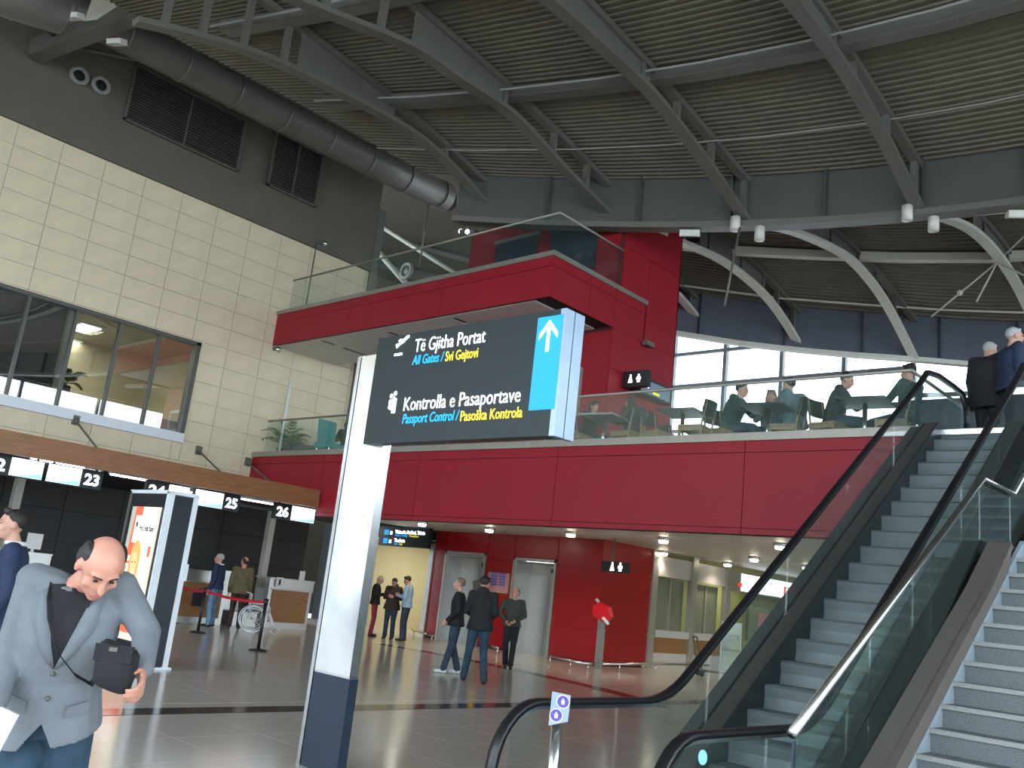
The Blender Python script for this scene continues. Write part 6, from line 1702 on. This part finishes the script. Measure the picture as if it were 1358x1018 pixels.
# seated people on the mezzanine
SITF = dict(head=(0, 0.16, 1.16), neck=(0, 0.10, 1.03), chest=(0, 0.06, 0.87), shR=(0.185, 0.09, 0.99), shL=(-0.185, 0.09, 0.99), elR=(0.22, 0.26, 0.78), elL=(-0.22, 0.26, 0.78), wrR=(0.05, 0.42, 0.84), wrL=(-0.08, 0.44, 0.82))
def seat(px, py, Zh, yaw, lab, **kw):
    v = at(px, py, Z=Zh); v.y = max(v.y, 12.75) if v.y < 14 else v.y
    fw = Vector((-math.sin(yaw), math.cos(yaw), 0)); c_ = v - fw * 0.10
    person(lab, (c_.x, c_.y, F2), yaw, base=SIT, vox=0.013, **kw)
seat(787, 533, 5.30, -1.9, 'woman with long dark hair facing the hall at the white table', top='blackc', legs='blackc', hairstyle='long', height=1.66, J=SITF, look=(0.1, -0.1))
seat(836, 528, 5.34, 1.45, 'woman in a dark coat seated on the right of the white table', top='brownc', legs='jeansd', hairstyle='long', height=1.7, coat=0.05)
seat(980, 513, 5.34, -1.45, 'man in a dark green jumper leaning over the table', top='darkgreen', legs='jeansd', height=1.78, J=SITF, look=(0, -0.1), build=1.15, collar='whitec')
v = at(1024, 523, Z=5.3)
person('person with reddish hair behind the pale-topped man', (v.x, v.y, F2), -2.8, base=SIT, top='greyblue', legs='blackc', hairstyle='long', hair='hairl', height=1.66, vox=0.013)
seat(1049, 507, 5.36, 1.35, 'man in a grey blue top with his back to the escalator', top='greyblue', legs='jeansd', height=1.8, J=dict(chest=(0, 0.06, 0.87), neck=(0, 0.1, 1.03), head=(0, 0.14, 1.18)), build=1.15)
seat(1118, 500, 5.34, -1.4, 'man in a black jacket leaning on the table with papers', top='blackc', legs='jeans', height=1.78, J=SITF, look=(0, -0.35), build=1.1)
seat(1196, 491, 5.40, 1.3, 'man in a dark top lounging with legs stretched nearest the escalator', top='darkgreen', legs='jeansd', height=1.84, J=dict(chest=(0, -0.05, 0.88), head=(0, 0.0, 1.19), neck=(0, -0.06, 1.04), shR=(0.185, -0.05, 1.0), shL=(-0.185, -0.05, 1.0), knR=(0.1, 0.5, 0.5), knL=(-0.1, 0.5, 0.5), anR=(0.1, 0.75, 0.15), anL=(-0.1, 0.75, 0.15)))
v = at(457, 565, Z=5.25)
person('dark-haired person bent forward beside the teal armchair behind the pylon', (v.x + 0.35, v.y - 0.1, F2), 1.3, base=SIT, top='blackc', legs='jeansd', hairstyle='long', height=1.68, J=SITF, look=(0, -0.5), vox=0.013)

# ------------------------------------------------------------------ the man in the grey blazer (foreground)
D = 3.6
Jw = dict(head=pd(134, 752, D - 0.10), neck=pd(104, 772, D), chest=pd(92, 838, D), waist=pd(76, 892, D + 0.02), pelvis=pd(66, 945, D + 0.02),
          shR=pd(46, 768, D - 0.02), shL=pd(160, 778, D + 0.06), elR=pd(14, 862, D - 0.04), elL=pd(194, 838, D + 0.02), wrR=pd(-6, 935, D - 0.22), wrL=pd(189, 888, D - 0.16),
          hipR=pd(38, 965, D), hipL=pd(92, 962, D), knR=pd(8, 1100, D - 0.05), knL=pd(78, 1105, D), anR=pd(-22, 1235, D), anL=pd(55, 1240, D))
foot = Vector(((Jw['anR'].x + Jw['anL'].x) / 2, (Jw['anR'].y + Jw['anL'].y) / 2, 0))
for a in ('anR', 'anL'): Jw[a].z = 0.095
for a in ('knR', 'knL'): Jw[a].z = 0.48
vd = Vector((M @ np.array([66 - CX, 945 - CY, FPX]))); vd.z = 0; vd.normalize()
yw = math.atan2(vd.x, -vd.y) + PI * 0  # facing back towards the camera
yw = math.atan2(-(-vd.x), (-vd.y))
rgt_ = Vector((vd.y, -vd.x, 0)); cen = None
def vneck(c_):
    # open front of the blazer: V down to the first button, and the cut-away below the last
    return False
G_off = foot
def mkdele(P0):
    nk = P0['neck'] - foot; wa = P0['waist'] - foot; pe = P0['pelvis'] - foot; shv = (P0['shR'] - P0['shL']).normalized()
    upv_ = (nk - pe).normalized(); fv = upv_.cross(shv).normalized()
    L_ = (nk - pe).length
    def f_(c2):
        r = c2 - pe; u = r.dot(upv_) / L_; s_ = r.dot(shv); ff = r.dot(fv)
        if ff < 0.0: return False
        if u < 0.04 and abs(s_) < (0.04 - u) * 0.35: return True
        return False
    pl = []
    for sg_ in (1, -1):
        a0 = pe + upv_ * 0.04 * L_; dirv = (-upv_ * L_ + shv * sg_ * 0.35).normalized(); pl.append((a0, dirv.cross(fv).normalized()))
    return f_, pl
tman, P0, H, fS, shv, upS = person('balding man in a light grey blazer and jeans bowing over his shoulder bag', foot, yw, J=Jw, world=True, top='blazer', legs='jeans', shoes='shoe', hair='hairb', hairstyle='bald', skin='skin2', look=(0.30, -0.80), vox=0.0075, hem=0.09, curl={'R': 1.0, 'L': 0.9}, dele=mkdele(Jw), build=0.98)
# lapels, buttons, pocket, strap
from mathutils.bvhtree import BVHTree
jk = [c2 for c2 in tman.children if c2.name.startswith('jacket')][0].data
bvh = BVHTree.FromPolygons([v_.co.copy() for v_ in jk.vertices], [tuple(p_.vertices) for p_ in jk.polygons])
def chestpt(u, s_, out=0.0):
    nk, pe = P0['neck'], P0['pelvis']; c_ = pe.lerp(nk, u)
    h_ = bvh.ray_cast(c_ + shv * s_ + fS * 0.45, -fS, 0.5)
    if h_[0] is not None: return h_[0] + fS * out
    return chestpt0(u, s_, out)
def chestpt0(u, s_, out=0.0):
    nk, pe = P0['neck'], P0['pelvis']; c_ = pe.lerp(nk, u)
    # approximate front of the torso
    ry = float(np.interp(u, [0, 0.25, 0.65, 0.85, 1.0], [0.15, 0.135, 0.145, 0.125, 0.09])); rx_ = float(np.interp(u, [0, 0.25, 0.65, 0.85, 1.0], [0.19, 0.17, 0.19, 0.19, 0.10]))
    k2 = math.sqrt(max(0.05, 1 - (s_ / (rx_ + 0.02)) ** 2))
    return c_ + shv * s_ + fS * (ry * k2 + out)
q = MB(); vs = []; NU, NS = 16, 8
for i in range(NU + 1):
    u = 0.44 + 0.57 * i / NU
    for j in range(NS + 1): vs.append(chestpt(u, (u - 0.43) * 0.155 * (2 * j / NS - 1), 0.003 + 0.008 * (u > 0.9)))
q.add(vs, [(i * (NS + 1) + j, i * (NS + 1) + j + 1, (i + 1) * (NS + 1) + j + 1, (i + 1) * (NS + 1) + j) for i in range(NU) for j in range(NS)])
o = q.build('shirt_front', G['blackc'], None, True); o.parent = tman
for sg_ in (1, -1):
    q = MB(); e1 = [chestpt(0.44 + 0.56 * i / 6, sg_ * (0.0 + 0.082 * i / 6), 0.008) for i in range(7)]; e2 = [chestpt(0.44 + 0.5 * i / 6, sg_ * (0.008 + (0.15 if i < 5 else 0.12) * (i / 6) ** 0.8), 0.010) for i in range(7)]
    q.add(e1 + e2, [(i, i + 1, i + 8, i + 7) for i in range(6)]); o = q.build('lapel', G['blazer'], None, True); o.parent = tman
    m_ = o.modifiers.new('s', 'SOLIDIFY'); m_.thickness = 0.008
for u in (0.40, 0.22):
    q = MB(); c_ = chestpt(u, 0.0, 0.006); q.ell(c_, (0.010, 0.010, 0.010), n=10, m=6); o = q.build('button', G['steel'], None, True); o.parent = tman
for sg_, u0 in ((1, 0.10), (-1, 0.10)):
    q = MB(); a_, b_ = chestpt(u0, sg_ * 0.075, 0.012), chestpt(u0 + 0.02, sg_ * 0.15, 0.012); dz_ = upS * 0.045
    q.add([a_, b_, b_ + dz_, a_ + dz_], [(0, 1, 2, 3)]); o = q.build('pocket_flap', G['blazer'], None); o.parent = tman; m_ = o.modifiers.new('s', 'SOLIDIFY'); m_.thickness = 0.006
# shoulder bag with strap (thing of its own)
bc = pd(154, 882, D - 0.26)
bag = thing('shoulder_bag', 'black shoulder bag hanging at the hip of the man in the grey blazer', 'bag', bc)
q = MB()
secs = []
rr = Vector(M @ np.array([1, 0, 0])); uu = Vector((0, 0, 1)); ff_ = rr.cross(uu).normalized()
rr = Vector((rr.x, rr.y, 0)).normalized(); ff_ = Vector((-rr.y, rr.x, 0))
for hgt, w_, d_ in ((-0.085, 0.05, 0.03), (-0.075, 0.07, 0.042), (0.0, 0.080, 0.05), (0.06, 0.076, 0.04), (0.075, 0.062, 0.025)):
    secs.append((bc + uu * hgt + rr * (0.06 * hgt), (rr - uu * 0.25).normalized(), ff_, w_, d_))
loft(q, secs, 20); q.build('body', G['blackc'], bag, True)
q = MB(); q.box(bc + uu * 0.045 - ff_ * 0.042 , (0.14, 0.012, 0.06), rz=math.atan2(rr.y, rr.x)); q.build('flap', G['blackc'], bag)
q = MB(); q.box(bc + uu * 0.06 - ff_ * 0.05, (0.03, 0.008, 0.015), rz=math.atan2(rr.y, rr.x)); q.build('clasp', G['steel'], bag)
sp0 = [foot + chestpt(1.0, 0.085, 0.0), foot + chestpt(0.93, 0.075, 0.03), foot + chestpt(0.8, 0.05, 0.035), foot + chestpt(0.6, 0.0, 0.03), foot + chestpt(0.42, -0.08, 0.03), foot + chestpt(0.32, -0.14, 0.04), bc + uu * 0.07]
q = MB(); q.sweep(sp0, [(-0.012, -0.002), (0.012, -0.002), (0.012, 0.002), (-0.012, 0.002)], (upS + shv * 0.8).cross(fS).cross(fS)); q.build('strap', G['blackc'], bag)
# papers in the lowered hand
q = MB(); a_ = pd(-4, 975, D - 0.42); q.box(a_, (0.07, 0.012, 0.18), rz=math.atan2(rr.y, rr.x), ry=0.3); tag(q.build('folder', G['paper']), 'pale folded papers held low by the man in the grey blazer', 'papers')
